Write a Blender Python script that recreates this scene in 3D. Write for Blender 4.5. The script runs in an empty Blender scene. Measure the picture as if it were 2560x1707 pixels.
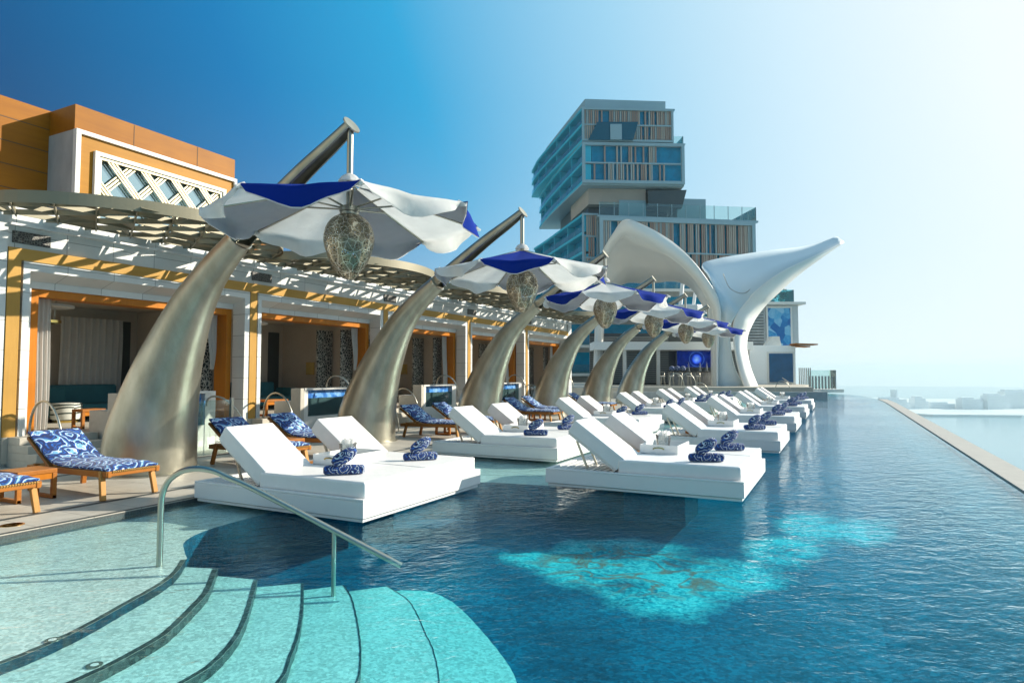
import bpy, bmesh, math, random
from mathutils import Vector, Matrix
R = math.radians
S = bpy.context.scene
COL = S.collection
rnd = random.Random(7)

# ------------------------------------------------------------------ camera
YAW = R(27.0)
PITCH = math.atan((933 - 853.5) / 1610)
cam = bpy.data.cameras.new('camera')
cam.sensor_width = 36; cam.lens = 36 * 1610 / 2560
cam.clip_start = .05; cam.clip_end = 20000
co = bpy.data.objects.new('camera', cam); COL.objects.link(co)
co.location = (0, 0, 1.8); co.rotation_euler = (R(90) + PITCH, 0, YAW)
S.camera = co

# ------------------------------------------------------------------ sky, sun, exposure
SUN_EL, SUN_AZ = R(25), R(43)          # azimuth measured from +X towards +Y
sun_dir = Vector((math.cos(SUN_AZ) * math.cos(SUN_EL), math.sin(SUN_AZ) * math.cos(SUN_EL), math.sin(SUN_EL)))
W = bpy.data.worlds.new('World'); S.world = W; W.use_nodes = True
nt = W.node_tree; nt.nodes.clear()
def wn(t, **k):
    n = nt.nodes.new(t)
    for a, b in k.items(): setattr(n, a, b)
    return n
sky = wn('ShaderNodeTexSky', sky_type='NISHITA', sun_disc=False, sun_elevation=SUN_EL,
         sun_rotation=R(90) - SUN_AZ, altitude=0, air_density=1.0, dust_density=.4, ozone_density=4.0)
hs = wn('ShaderNodeHueSaturation'); hs.inputs['Saturation'].default_value = .9; hs.inputs['Hue'].default_value = .49
bg = wn('ShaderNodeBackground'); bg.inputs['Strength'].default_value = .08
wo = wn('ShaderNodeOutputWorld')
L_ = nt.links.new
L_(sky.outputs[0], hs.inputs['Color'])
# humid bright air: the sky pales towards the sun and towards the horizon
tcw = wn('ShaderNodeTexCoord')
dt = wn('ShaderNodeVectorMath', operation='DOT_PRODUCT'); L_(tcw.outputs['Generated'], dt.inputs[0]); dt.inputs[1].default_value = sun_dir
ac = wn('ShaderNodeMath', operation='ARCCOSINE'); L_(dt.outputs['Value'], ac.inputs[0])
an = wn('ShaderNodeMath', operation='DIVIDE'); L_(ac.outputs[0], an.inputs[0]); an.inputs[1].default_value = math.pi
def wramp(src, stops):
    r = wn('ShaderNodeValToRGB'); L_(src, r.inputs[0]); e = r.color_ramp; e.interpolation = 'B_SPLINE'
    while len(e.elements) < len(stops): e.elements.new(.5)
    for el, (p, v) in zip(e.elements, stops): el.position = p; el.color = (v, v, v, 1)
    return r.outputs[0]
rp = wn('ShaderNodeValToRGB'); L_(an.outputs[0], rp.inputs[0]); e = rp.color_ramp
STOPS = [(.10, (.98, 1, 1)), (.19, (.82, .90, .935)), (.25, (.60, .79, .90)), (.32, (.32, .61, .81)), (.41, (.018, .35, .65)), (.48, (.0, .185, .455)), (.56, (.0, .072, .22)), (.63, (.01, .08, .17)), (.72, (.86, .87, .70)), (.95, (1, .97, .76))]  # last stops: unseen sky opposite the sun, brightened as added fill
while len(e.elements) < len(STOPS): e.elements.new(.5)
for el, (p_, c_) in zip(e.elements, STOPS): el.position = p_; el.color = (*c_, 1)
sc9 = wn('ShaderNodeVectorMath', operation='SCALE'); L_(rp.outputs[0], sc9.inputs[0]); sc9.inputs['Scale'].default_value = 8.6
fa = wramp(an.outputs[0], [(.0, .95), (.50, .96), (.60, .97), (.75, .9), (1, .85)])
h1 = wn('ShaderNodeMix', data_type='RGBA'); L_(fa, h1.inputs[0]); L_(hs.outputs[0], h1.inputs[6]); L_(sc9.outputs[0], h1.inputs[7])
sx = wn('ShaderNodeSeparateXYZ'); L_(tcw.outputs['Generated'], sx.inputs[0])
w2 = wramp(sx.outputs[2], [(.0, .95), (.06, .75), (.16, .34), (.28, .08), (.4, 0)])
w3 = wramp(an.outputs[0], [(.36, 1.0), (.46, .5), (.55, .08), (.65, .05)])
m2 = wn('ShaderNodeMath', operation='MULTIPLY'); L_(w2, m2.inputs[0]); L_(w3, m2.inputs[1])
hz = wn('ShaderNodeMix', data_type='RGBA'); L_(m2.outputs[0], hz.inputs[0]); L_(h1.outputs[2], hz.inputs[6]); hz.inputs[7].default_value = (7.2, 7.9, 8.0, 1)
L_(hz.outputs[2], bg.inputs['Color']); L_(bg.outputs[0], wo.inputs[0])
sl = bpy.data.lights.new('sun', 'SUN'); sl.energy = 4.7; sl.angle = R(.5); sl.color = (1, .91, .77)
so = bpy.data.objects.new('sun', sl); COL.objects.link(so)
so.rotation_euler = sun_dir.to_track_quat('Z', 'Y').to_euler()
S.view_settings.view_transform = 'Standard'; S.view_settings.look = 'None'
S.view_settings.exposure = .72; S.view_settings.gamma = 1
S.cycles.max_bounces = 10; S.cycles.transparent_max_bounces = 24; S.cycles.diffuse_bounces = 4
S.cycles.glossy_bounces = 4; S.cycles.sample_clamp_indirect = 6; S.cycles.use_denoising = True
S.cycles.caustics_reflective = False; S.cycles.caustics_refractive = False

# ------------------------------------------------------------------ mesh helpers
class MB:
    """collects faces, builds ONE mesh object"""
    def __init__(s): s.v = []; s.f = []; s.m = []
    def add(s, vs, fs, mi=0):
        o = len(s.v); s.v += [tuple(v) for v in vs]
        s.f += [tuple(i + o for i in f) for f in fs]; s.m += [mi] * len(fs)
    def box(s, x0, x1, y0, y1, z0, z1, mi=0, M=None):
        vs = [Vector((x, y, z)) for z in (z0, z1) for y in (y0, y1) for x in (x0, x1)]
        if M is not None: vs = [M @ v for v in vs]
        s.add(vs, [(0, 2, 3, 1), (4, 5, 7, 6), (0, 1, 5, 4), (2, 6, 7, 3), (0, 4, 6, 2), (1, 3, 7, 5)], mi)
    def bar(s, p, q, w, h, mi=0, up=(0, 0, 1)):
        p, q = Vector(p), Vector(q); d = q - p; L = d.length
        if L < 1e-6: return
        d /= L; u = Vector(up); a = u.cross(d)
        if a.length < 1e-4: a = Vector((1, 0, 0)).cross(d)
        a.normalize(); b = d.cross(a)
        vs = [o + a * i * w / 2 + b * j * h / 2 for o in (p, q) for j in (-1, 1) for i in (-1, 1)]
        s.add(vs, [(0, 2, 3, 1), (4, 5, 7, 6), (0, 1, 5, 4), (2, 6, 7, 3), (0, 4, 6, 2), (1, 3, 7, 5)], mi)
    def tube(s, pts, r, n=10, mi=0, cap=True):
        pts = [Vector(p) for p in pts]; rs = r if isinstance(r, (list, tuple)) else [r] * len(pts)
        ref = None; rings = []
        for i, p in enumerate(pts):
            t = (pts[min(i + 1, len(pts) - 1)] - pts[max(i - 1, 0)]).normalized()
            if ref is None: ref = Vector((0, 1, 0)) if abs(t.y) < .9 else Vector((1, 0, 0))
            a = (ref - t * ref.dot(t)).normalized(); ref = a; b = t.cross(a)
            rings.append([p + (a * math.cos(2 * math.pi * k / n) + b * math.sin(2 * math.pi * k / n)) * rs[i] for k in range(n)])
        vs = [v for rg in rings for v in rg]; fs = []
        for i in range(len(pts) - 1):
            for k in range(n):
                fs.append((i * n + k, i * n + (k + 1) % n, (i + 1) * n + (k + 1) % n, (i + 1) * n + k))
        if cap: fs += [tuple(range(n))[::-1], tuple((len(pts) - 1) * n + k for k in range(n))]
        s.add(vs, fs, mi)
    def lathe(s, prof, n=24, mi=0, c=(0, 0, 0)):
        vs = []; fs = []
        for r, z in prof:
            vs += [(c[0] + r * math.cos(2 * math.pi * k / n), c[1] + r * math.sin(2 * math.pi * k / n), c[2] + z) for k in range(n)]
        for i in range(len(prof) - 1):
            for k in range(n):
                fs.append((i * n + k, i * n + (k + 1) % n, (i + 1) * n + (k + 1) % n, (i + 1) * n + k))
        if prof[0][0] > 1e-4: fs.append(tuple(range(n))[::-1])
        if prof[-1][0] > 1e-4: fs.append(tuple((len(prof) - 1) * n + k for k in range(n)))
        s.add(vs, fs, mi)
    def prism(s, poly, z0, z1, mi=0, top=True, bot=True, sides=True, axis=None):
        n = len(poly); f3 = axis or (lambda a, b, z: (a, b, z))
        vs = [f3(a, b, z0) for a, b in poly] + [f3(a, b, z1) for a, b in poly]; fs = []
        if sides: fs += [(i, (i + 1) % n, n + (i + 1) % n, n + i) for i in range(n)]
        if bot: fs.append(tuple(range(n))[::-1])
        if top: fs.append(tuple(range(n, 2 * n)))
        s.add(vs, fs, mi)
    def grid(s, P, mi=0):
        w = len(P[0]); vs = [p for row in P for p in row]
        s.add(vs, [(i * w + j, i * w + j + 1, (i + 1) * w + j + 1, (i + 1) * w + j) for i in range(len(P) - 1) for j in range(w - 1)], mi)
    def build(s, name, mats, parent=None, smooth=0, bevel=0, solid=0, label=None, seg=2):
        me = bpy.data.meshes.new(name); me.from_pydata(s.v, [], s.f)
        for m in (mats if isinstance(mats, (list, tuple)) else [mats]): me.materials.append(m)
        me.polygons.foreach_set('material_index', s.m)
        if smooth:
            me.polygons.foreach_set('use_smooth', [True] * len(s.f))
            if smooth < 180: me.set_sharp_from_angle(angle=R(smooth))
        me.update()
        bm = bmesh.new(); bm.from_mesh(me); bmesh.ops.recalc_face_normals(bm, faces=bm.faces); bm.to_mesh(me); bm.free()
        o = bpy.data.objects.new(name, me); COL.objects.link(o)
        if parent is not None: o.parent = parent
        if solid:
            m = o.modifiers.new('solidify', 'SOLIDIFY'); m.thickness = solid; m.offset = 0
        if bevel:
            m = o.modifiers.new('bevel', 'BEVEL'); m.width = bevel; m.segments = seg; m.limit_method = 'ANGLE'; m.angle_limit = R(35)
            m.harden_normals = False
        if label: o['label'] = label
        return o

def tag(o, label, cat, group=None):
    o['label'] = label; o['category'] = cat
    if group: o['group'] = group
    return o
def thing(name, label, cat, loc=(0, 0, 0), rz=0, group=None):
    o = bpy.data.objects.new(name, None); COL.objects.link(o); o.empty_display_size = .2
    o.location = loc; o.rotation_euler = (0, 0, rz)
    return tag(o, label, cat, group)
def dup(o, parent=None):
    c = o.copy(); COL.objects.link(c)
    if parent is not None: c.parent = parent
    for ch in list(o.children): dup(ch, c)
    return c
def struct(o): o['kind'] = 'structure'; return o
ORD = ['first', 'second', 'third', 'fourth', 'fifth', 'sixth', 'seventh']
def far(r, d, z=0):  # (sideways, ahead) of the viewpoint -> world
    c, s = math.cos(YAW), math.sin(YAW); return (r * c - d * s, r * s + d * c, z)
def smooth_path(pts, n=8):
    pts = [Vector(p) for p in pts]; out = []
    for i in range(len(pts) - 1):
        p0, p1, p2, p3 = pts[max(i - 1, 0)], pts[i], pts[i + 1], pts[min(i + 2, len(pts) - 1)]
        for k in range(n):
            t = k / n
            out.append(.5 * ((2 * p1) + (p2 - p0) * t + (2 * p0 - 5 * p1 + 4 * p2 - p3) * t * t + (3 * p1 - p0 - 3 * p2 + p3) * t ** 3))
    return out + [pts[-1]]

# ------------------------------------------------------------------ materials
def mat(name):
    m = bpy.data.materials.new(name); m.use_nodes = True
    t = m.node_tree; t.nodes.clear()
    out = t.nodes.new('ShaderNodeOutputMaterial')
    def N(ty, ins=None, **k):
        n = t.nodes.new(ty)
        for a, b in k.items(): setattr(n, a, b)
        for a, b in (ins or {}).items():
            if isinstance(b, bpy.types.NodeSocket): t.links.new(b, n.inputs[a])
            else: n.inputs[a].default_value = b
        return n
    return m, t, out, N
def c4(c): return (c[0], c[1], c[2], 1)
def ramp(N, fac, stops, interp='LINEAR'):
    r = N('ShaderNodeValToRGB', {'Fac': fac}); e = r.color_ramp; e.interpolation = interp
    while len(e.elements) < len(stops): e.elements.new(.5)
    for el, (p, c) in zip(e.elements, stops): el.position = p; el.color = c4(c)
    return r.outputs['Color']
def mixc(N, fac, a, b, mode='MIX'):
    n = N('ShaderNodeMix', data_type='RGBA', blend_type=mode)
    for i, v in ((0, fac), (6, a), (7, b)):
        if isinstance(v, bpy.types.NodeSocket): n.id_data.links.new(v, n.inputs[i])
        else: n.inputs[i].default_value = v if i == 0 else c4(v)
    return n.outputs[2]
def plain(name, col, rough=.5, metal=0, var=.12, scale=3, bump=0, bscale=60, stretch=(1, 1, 1), spec=.5, world=False):
    m, t, out, N = mat(name)
    tc = N('ShaderNodeNewGeometry').outputs['Position'] if world else N('ShaderNodeTexCoord').outputs['Object']
    mp = N('ShaderNodeMapping', {'Vector': tc, 'Scale': stretch}).outputs[0]
    nz = N('ShaderNodeTexNoise', {'Vector': mp, 'Scale': scale, 'Detail': 5, 'Roughness': .6}).outputs['Fac']
    c = ramp(N, nz, [(.25, [x * (1 - var) for x in col]), (.75, [min(1, x * (1 + var)) for x in col])])
    b = N('ShaderNodeBsdfPrincipled', {'Base Color': c, 'Roughness': rough, 'Metallic': metal, 'Specular IOR Level': spec})
    if bump:
        n2 = N('ShaderNodeTexNoise', {'Vector': mp, 'Scale': bscale, 'Detail': 3}).outputs['Fac']
        bp = N('ShaderNodeBump', {'Height': n2, 'Strength': bump, 'Distance': .02}).outputs[0]
        t.links.new(bp, b.inputs['Normal'])
    t.links.new(b.outputs[0], out.inputs[0]); return m
def tiles(name, col, w, h, plane='yz', mortar=.006, mcol=(.25, .25, .24), rough=.5, var=.06, offset=0., world=True, wear=.1):
    m, t, out, N = mat(name)
    src = N('ShaderNodeNewGeometry').outputs['Position'] if world else N('ShaderNodeTexCoord').outputs['Object']
    sp = N('ShaderNodeSeparateXYZ', {0: src}).outputs
    ax = dict(x=sp[0], y=sp[1], z=sp[2])
    v = N('ShaderNodeCombineXYZ', {0: ax[plane[0]], 1: ax[plane[1]]}).outputs[0]
    br = N('ShaderNodeTexBrick', {'Vector': v, 'Color1': c4([x * (1 - var) for x in col]), 'Color2': c4([min(1, x * (1 + var)) for x in col]), 'Mortar': c4(mcol),
           'Scale': 1., 'Mortar Size': mortar, 'Mortar Smooth': .1, 'Brick Width': w, 'Row Height': h}, offset=offset, squash=1)
    nz = N('ShaderNodeTexNoise', {'Vector': src, 'Scale': 1.7, 'Detail': 6, 'Roughness': .65}).outputs['Fac']
    k = ramp(N, nz, [(.3, (1 - wear,) * 3), (.7, (1, 1, 1))])
    c = mixc(N, 1., br.outputs['Color'], k, 'MULTIPLY')
    b = N('ShaderNodeBsdfPrincipled', {'Base Color': c, 'Roughness': rough})
    t.links.new(b.outputs[0], out.inputs[0]); return m
def wood(name, a, b, rough=.45, along=0, scale=7, panel=None):
    m, t, out, N = mat(name)
    tc = N('ShaderNodeTexCoord').outputs['Object']
    st = [14., 14., 14.]; st[along] = 1.2
    mp = N('ShaderNodeMapping', {'Vector': tc, 'Scale': st}).outputs[0]
    nz = N('ShaderNodeTexNoise', {'Vector': mp, 'Scale': scale * .18, 'Detail': 7, 'Roughness': .62, 'Distortion': .6}).outputs['Fac']
    big = N('ShaderNodeTexNoise', {'Vector': tc, 'Scale': .9, 'Detail': 3}).outputs['Fac']
    c = ramp(N, nz, [(.3, a), (.7, b)])
    c = mixc(N, .35, c, ramp(N, big, [(.3, [x * .8 for x in a]), (.7, [min(1, x * 1.1) for x in b])]))
    bs = N('ShaderNodeBsdfPrincipled', {'Base Color': c, 'Roughness': rough, 'Specular IOR Level': .15})
    t.links.new(bs.outputs[0], out.inputs[0]); return m
def printed(name, scale=9., dark=.5):
    """blue and white printed cloth: swirling scrolls of navy, cobalt, pale blue and white"""
    m, t, out, N = mat(name)
    tc = N('ShaderNodeTexCoord').outputs['Object']
    w = N('ShaderNodeTexNoise', {'Vector': tc, 'Scale': scale * .45, 'Detail': 2}).outputs['Color']
    v = N('ShaderNodeVectorMath', {0: tc, 1: N('ShaderNodeVectorMath', {0: w, 'Scale': .22}, operation='SCALE').outputs[0]}, operation='ADD').outputs[0]
    vo = N('ShaderNodeTexVoronoi', {'Vector': v, 'Scale': scale * .55}, feature='F1').outputs['Distance']
    nz = N('ShaderNodeTexNoise', {'Vector': v, 'Scale': scale * .8, 'Detail': 1.5, 'Distortion': 1.6}).outputs['Fac']
    s = N('ShaderNodeMath', {0: vo, 1: 2.6}, operation='MULTIPLY').outputs[0]
    s = N('ShaderNodeMath', {0: s, 1: nz}, operation='ADD').outputs[0]
    s = N('ShaderNodeMath', {0: s, 1: 1.7}, operation='MULTIPLY').outputs[0]
    s = N('ShaderNodeMath', {0: s, 1: 1.0}, operation='MODULO').outputs[0]
    navy, cob, pale, wh = (.002, .016, .095), (.004, .085, .36), (.17, .40, .62), (.72, .76, .8)
    c = ramp(N, s, [(0, navy), (.3, cob), (.46, navy), (.72, wh), (.83, pale), (.88, navy)] if dark else [(0, navy), (.20, cob), (.33, navy), (.46, pale), (.64, wh), (.73, cob), (.88, navy)], 'CONSTANT')
    b = N('ShaderNodeBsdfPrincipled', {'Base Color': c, 'Roughness': .85, 'Sheen Weight': .15})
    t.links.new(b.outputs[0], out.inputs[0]); return m
def glassy(name, tint, opacity=.25, rough=.03, gloss=(1, 1, 1)):
    m, t, out, N = mat(name)
    tr = N('ShaderNodeBsdfTransparent', {'Color': c4(tint)}).outputs[0]
    df = N('ShaderNodeBsdfDiffuse', {'Color': c4([x * .6 for x in tint])}).outputs[0]
    a = N('ShaderNodeMixShader', {0: opacity, 1: tr, 2: df}).outputs[0]
    g = N('ShaderNodeBsdfGlossy', {'Color': c4(gloss), 'Roughness': rough}).outputs[0]
    fr = N('ShaderNodeFresnel', {'IOR': 1.45}).outputs[0]
    mx = N('ShaderNodeMixShader', {0: fr, 1: a, 2: g}).outputs[0]
    t.links.new(mx, out.inputs[0]); return m

M = {}
M['panel'] = tiles('white_panel', (.66, .68, .66), .94, .56, 'yz', .006, (.22, .24, .24), .45)
M['panelx'] = tiles('white_panel_return', (.66, .68, .66), .94, .56, 'xz', .006, (.22, .24, .24), .45)
M['beam'] = wood('tan_laminate', (.46, .26, .06), (.56, .33, .085), .5, 1, 4)
M['strip'] = wood('tan_strip', (.42, .235, .055), (.52, .30, .075), .5, 2, 4)
M['frame'] = wood('orange_timber', (.42, .14, .012), (.54, .19, .02), .4, 2)
M['clad'] = wood('timber_cladding', (.24, .082, .003), (.335, .125, .004), .5, 1, 3)
M['gold'] = wood('honey_panel', (.33, .142, .006), (.41, .185, .010), .45, 1, 4)
M['dark'] = plain('dark_gap', (.03, .025, .02), .7)
M['vent'] = None
M['room'] = plain('room_plaster', (.50, .44, .36), .8, var=.05)
M['roomc'] = plain('room_ceiling', (.52, .46, .38), .8, var=.05)
M['roomd'] = plain('room_dark_panel', (.05, .06, .06), .3)
M['stone'] = plain('step_stone', (.46, .43, .36), .6, var=.08, scale=9)
M['stone_white'] = plain('white_stone', (.68, .67, .62), .55, var=.05, scale=6)
M['grey_stone'] = plain('grey_marble', (.36, .38, .37), .5, var=.22, scale=2.5, stretch=(1, 1, .5))
M['bronze'] = plain('champagne_painted_metal', (.235, .215, .145), .45, .2, var=.05, scale=1.5)
M['curtain'] = plain('sheer_curtain', (.72, .71, .68), .9)
M['white'] = plain('white_vinyl', (.78, .78, .765), .45, var=.04, scale=5, bump=.35, bscale=5)
M['whitebase'] = plain('white_lacquer', (.74, .75, .735), .4, var=.03, scale=2.5)
M['steel'] = plain('brushed_steel', (.42, .41, .35), .32, 1, var=.06, scale=12)
M['teak'] = wood('teak', (.30, .105, .02), (.42, .165, .035), .45, 0)
M['teaky'] = wood('teak_legs', (.42, .20, .055), (.52, .27, .08), .45, 2)
M['rope'] = plain('woven_rope', (.50, .29, .08), .75, var=.3, scale=40)
M['print'] = printed('blue_print_cloth', 5.6, 0)
M['printd'] = printed('blue_print_towel', 8.5, 1)
M['blue_fab'] = plain('blue_canvas', (.002, .022, .22), .9, var=.06, spec=.1)
M['white_fab'] = None
M['glass'] = glassy('clear_glass', (.86, .95, .93), .06)
M['tealglass'] = glassy('teal_acrylic', (.45, .86, .90), .16)
M['acryl'] = glassy('clear_acrylic', (.93, .97, .98), .25, .06)
M['teal'] = plain('teal_upholstery', (.02, .13, .16), .8)
M['pouf'] = plain('pale_pouf', (.62, .64, .58), .7)
M['poufd'] = plain('dark_pouf_band', (.05, .07, .06), .7)
M['brass'] = plain('brass', (.75, .55, .18), .22, 1)
M['dstone'] = plain('black_pebble', (.05, .06, .06), .5, var=.7, scale=60)
M['shell'] = plain('white_shell_render', (.80, .81, .79), .4, var=.03, scale=.3)

# horn metal: brushed champagne steel with drifting tarnish
m, t, out, N = mat('champagne_horn_metal')
tc = N('ShaderNodeTexCoord').outputs['Object']
n1 = N('ShaderNodeTexNoise', {'Vector': N('ShaderNodeMapping', {'Vector': tc, 'Scale': (1, 1, .45)}).outputs[0], 'Scale': 2.2, 'Detail': 6, 'Roughness': .6}).outputs['Fac']
n2 = N('ShaderNodeTexNoise', {'Vector': N('ShaderNodeMapping', {'Vector': tc, 'Scale': (1, 1, 14)}).outputs[0], 'Scale': 6, 'Detail': 4}).outputs['Fac']
col = ramp(N, n1, [(.28, (.27, .26, .20)), (.72, (.48, .465, .385))])
rg = N('ShaderNodeMapRange', {0: n2, 3: .32, 4: .46}).outputs[0]
b = N('ShaderNodeBsdfPrincipled', {'Base Color': col, 'Metallic': .92, 'Roughness': rg, 'Normal': N('ShaderNodeBump', {'Height': n1, 'Strength': .08, 'Distance': .1}).outputs[0]})
t.links.new(b.outputs[0], out.inputs[0]); M['horn'] = m

# white canopy cloth, lets some light through
def cloth(name, col, thru):
    m, t, out, N = mat(name)
    tc = N('ShaderNodeTexCoord').outputs['Object']
    nz = N('ShaderNodeTexNoise', {'Vector': tc, 'Scale': 5, 'Detail': 4}).outputs['Fac']
    cc = ramp(N, nz, [(.3, [x * .94 for x in col]), (.7, col)])
    bp = N('ShaderNodeBump', {'Height': nz, 'Strength': .25, 'Distance': .05}).outputs[0]
    d = N('ShaderNodeBsdfDiffuse', {'Color': cc, 'Normal': bp}).outputs[0]
    tr = N('ShaderNodeBsdfTranslucent', {'Color': cc, 'Normal': bp}).outputs[0]
    t.links.new(N('ShaderNodeMixShader', {0: thru, 1: d, 2: tr}).outputs[0], out.inputs[0]); return m
M['white_fab'] = cloth('white_canvas', (.88, .89, .88), .58)
M['sheer'] = cloth('white_voile', (.72, .71, .67), .4)

# perforated vent
m, t, out, N = mat('perforated_vent')
gp = N('ShaderNodeNewGeometry').outputs['Position']
ck = N('ShaderNodeTexVoronoi', {'Vector': gp, 'Scale': 21}, feature='DISTANCE_TO_EDGE').outputs['Distance']
b = N('ShaderNodeBsdfPrincipled', {'Base Color': ramp(N, ck, [(.0, (.22, .22, .19)), (.12, (.012, .012, .012))]), 'Roughness': .5})
t.links.new(b.outputs[0], out.inputs[0]); M['vent'] = m

# lantern filigree: a net of metal wires with open gaps
m, t, out, N = mat('filigree_metal')
tc = N('ShaderNodeTexCoord').outputs['Object']
v1 = N('ShaderNodeTexVoronoi', {'Vector': tc, 'Scale': 26}, feature='DISTANCE_TO_EDGE').outputs['Distance']
v2 = N('ShaderNodeTexVoronoi', {'Vector': tc, 'Scale': 9}, feature='DISTANCE_TO_EDGE').outputs['Distance']
a1 = N('ShaderNodeMath', {0: v1, 1: .18}, operation='LESS_THAN').outputs[0]
a2 = N('ShaderNodeMath', {0: v2, 1: .03}, operation='LESS_THAN').outputs[0]
al = N('ShaderNodeMath', {0: a1, 1: a2}, operation='MAXIMUM').outputs[0]
p = N('ShaderNodeBsdfPrincipled', {'Base Color': mixc(N, a2, (.30, .25, .17), (.66, .60, .48)), 'Metallic': .65, 'Roughness': .3}).outputs[0]
t.links.new(N('ShaderNodeMixShader', {0: al, 1: N('ShaderNodeBsdfTransparent').outputs[0], 2: p}).outputs[0], out.inputs[0]); M['filigree'] = m

# pierced pale metal over dark glass
m, t, out, N = mat('pierced_screen')
tc = N('ShaderNodeTexCoord').outputs['Object']
ed = N('ShaderNodeTexVoronoi', {'Vector': tc, 'Scale': 11}, feature='DISTANCE_TO_EDGE').outputs['Distance']
b = N('ShaderNodeBsdfPrincipled', {'Base Color': ramp(N, ed, [(.05, (.50, .50, .44)), (.11, (.02, .03, .03))]), 'Roughness': .35})
t.links.new(b.outputs[0], out.inputs[0]); M['pierced'] = m
# deck paving
m, t, out, N = mat('deck_paving')
gp = N('ShaderNodeNewGeometry').outputs['Position']
br = N('ShaderNodeTexBrick', {'Vector': gp, 'Color1': (.47, .44, .38, 1), 'Color2': (.53, .50, .43, 1), 'Mortar': (.22, .2, .18, 1), 'Scale': 1, 'Mortar Size': .005, 'Brick Width': 1.2, 'Row Height': .6}, offset=.5)
nz = N('ShaderNodeTexNoise', {'Vector': gp, 'Scale': 3, 'Detail': 8, 'Roughness': .7}).outputs['Fac']
c = mixc(N, 1., br.outputs['Color'], ramp(N, nz, [(.3, (.8, .79, .77)), (.7, (1.05, 1.05, 1.04))]), 'MULTIPLY')
b = N('ShaderNodeBsdfPrincipled', {'Base Color': c, 'Roughness': N('ShaderNodeMapRange', {0: nz, 3: .35, 4: .6}).outputs[0]})
t.links.new(b.outputs[0], out.inputs[0]); M['deck'] = m

# pool tiles: small mosaic, base colour varies tile by tile
def mosaic(name, stops, scale, rough=.35):
    m, t, out, N = mat(name)
    gp = N('ShaderNodeNewGeometry').outputs['Position']
    vo = N('ShaderNodeTexVoronoi', {'Vector': gp, 'Scale': scale}, feature='F1').outputs['Color']
    sp = N('ShaderNodeSeparateColor', {0: vo}).outputs[0]
    nz = N('ShaderNodeTexNoise', {'Vector': gp, 'Scale': 3.5, 'Detail': 5}).outputs['Fac']
    f = N('ShaderNodeMath', {0: N('ShaderNodeMath', {0: sp, 1: .7}, operation='MULTIPLY').outputs[0], 1: N('ShaderNodeMath', {0: nz, 1: .30}, operation='MULTIPLY').outputs[0]}, operation='ADD').outputs[0]
    b = N('ShaderNodeBsdfPrincipled', {'Base Color': ramp(N, f, stops), 'Roughness': rough})
    t.links.new(b.outputs[0], out.inputs[0]); return m
M['shelf'] = mosaic('pale_pool_mosaic', [(.2, (.44, .48, .44)), (.5, (.58, .62, .57)), (.8, (.74, .76, .70))], 44)
M['nosing'] = mosaic('dark_nosing_mosaic', [(.2, (.008, .014, .016)), (.5, (.022, .035, .036)), (.8, (.07, .09, .085))], 34)
M['bluemosaic'] = mosaic('blue_mosaic', [(.2, (.01, .10, .38)), (.5, (.03, .22, .60)), (.8, (.22, .45, .78))], 9)
M['tealmosaic'] = mosaic('teal_mosaic', [(.2, (.005, .10, .24)), (.5, (.01, .18, .36)), (.8, (.04, .30, .45))], 5)

# deep floor: navy mosaic with a large turquoise leaf motif and ochre branches laid into it
m, t, out, N = mat('deep_pool_mosaic')
gp = N('ShaderNodeNewGeometry').outputs['Position']
sp = N('ShaderNodeSeparateXYZ', {0: gp}).outputs
def blob(cx, cy, rx, ry, rot=0):
    mp = N('ShaderNodeMapping', {'Vector': gp, 'Location': (-cx, -cy, 0)}).outputs[0]
    mp = N('ShaderNodeMapping', {'Vector': mp, 'Rotation': (0, 0, -rot)}).outputs[0]
    mp = N('ShaderNodeMapping', {'Vector': mp, 'Scale': (1 / rx, 1 / ry, 0)}).outputs[0]
    return N('ShaderNodeVectorMath', {0: mp}, operation='LENGTH').outputs['Value']
BLOBS = [(-1.76, 6.99, 0.77, 0.72), (-2.8, 7.4, 0.68, 0.65), (-3.52, 7.71, 0.68, 0.54), (-2.62, 8.66, 1.17, 0.72), (-2.25, 7.76, 0.81, 0.72), (-1.53, 7.67, 0.72, 0.63), (-3.07, 8.12, 0.72, 0.63), (-1.22, 8.21, 0.81, 0.95), (-0.77, 9.56, 0.59, 1.08), (-0.45, 11.28, 0.63, 1.44), (0.27, 11.18, 0.54, 1.26)]
dist = None
for q in BLOBS:
    d = blob(*q)
    dist = d if dist is None else N('ShaderNodeMath', {0: dist, 1: d, 2: .35}, operation='SMOOTH_MIN').outputs[0]
wz = N('ShaderNodeTexNoise', {'Vector': gp, 'Scale': 2.6, 'Detail': 8, 'Roughness': .72}).outputs['Fac']
dd = N('ShaderNodeMath', {0: dist, 1: N('ShaderNodeMath', {0: wz, 1: 1.25}, operation='MULTIPLY').outputs[0]}, operation='ADD').outputs[0]
mask = ramp(N, N('ShaderNodeMath', {0: dd, 1: .5}, operation='MULTIPLY').outputs[0], [(.56, (1, 1, 1)), (.78, (0, 0, 0))])
vo = N('ShaderNodeTexVoronoi', {'Vector': gp, 'Scale': 30}, feature='F1').outputs['Color']
tv = N('ShaderNodeSeparateColor', {0: vo}).outputs[0]
big = N('ShaderNodeTexNoise', {'Vector': gp, 'Scale': 1.1, 'Detail': 9, 'Roughness': .68}).outputs['Fac']
mf = N('ShaderNodeMath', {0: N('ShaderNodeMath', {0: tv, 1: .3}, operation='MULTIPLY').outputs[0], 1: N('ShaderNodeMath', {0: big, 1: .8}, operation='MULTIPLY').outputs[0]}, operation='ADD').outputs[0]
navy = ramp(N, mf, [(.30, (.001, .026, .058)), (.55, (.002, .078, .145)), (.76, (.003, .17, .27))])
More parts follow.
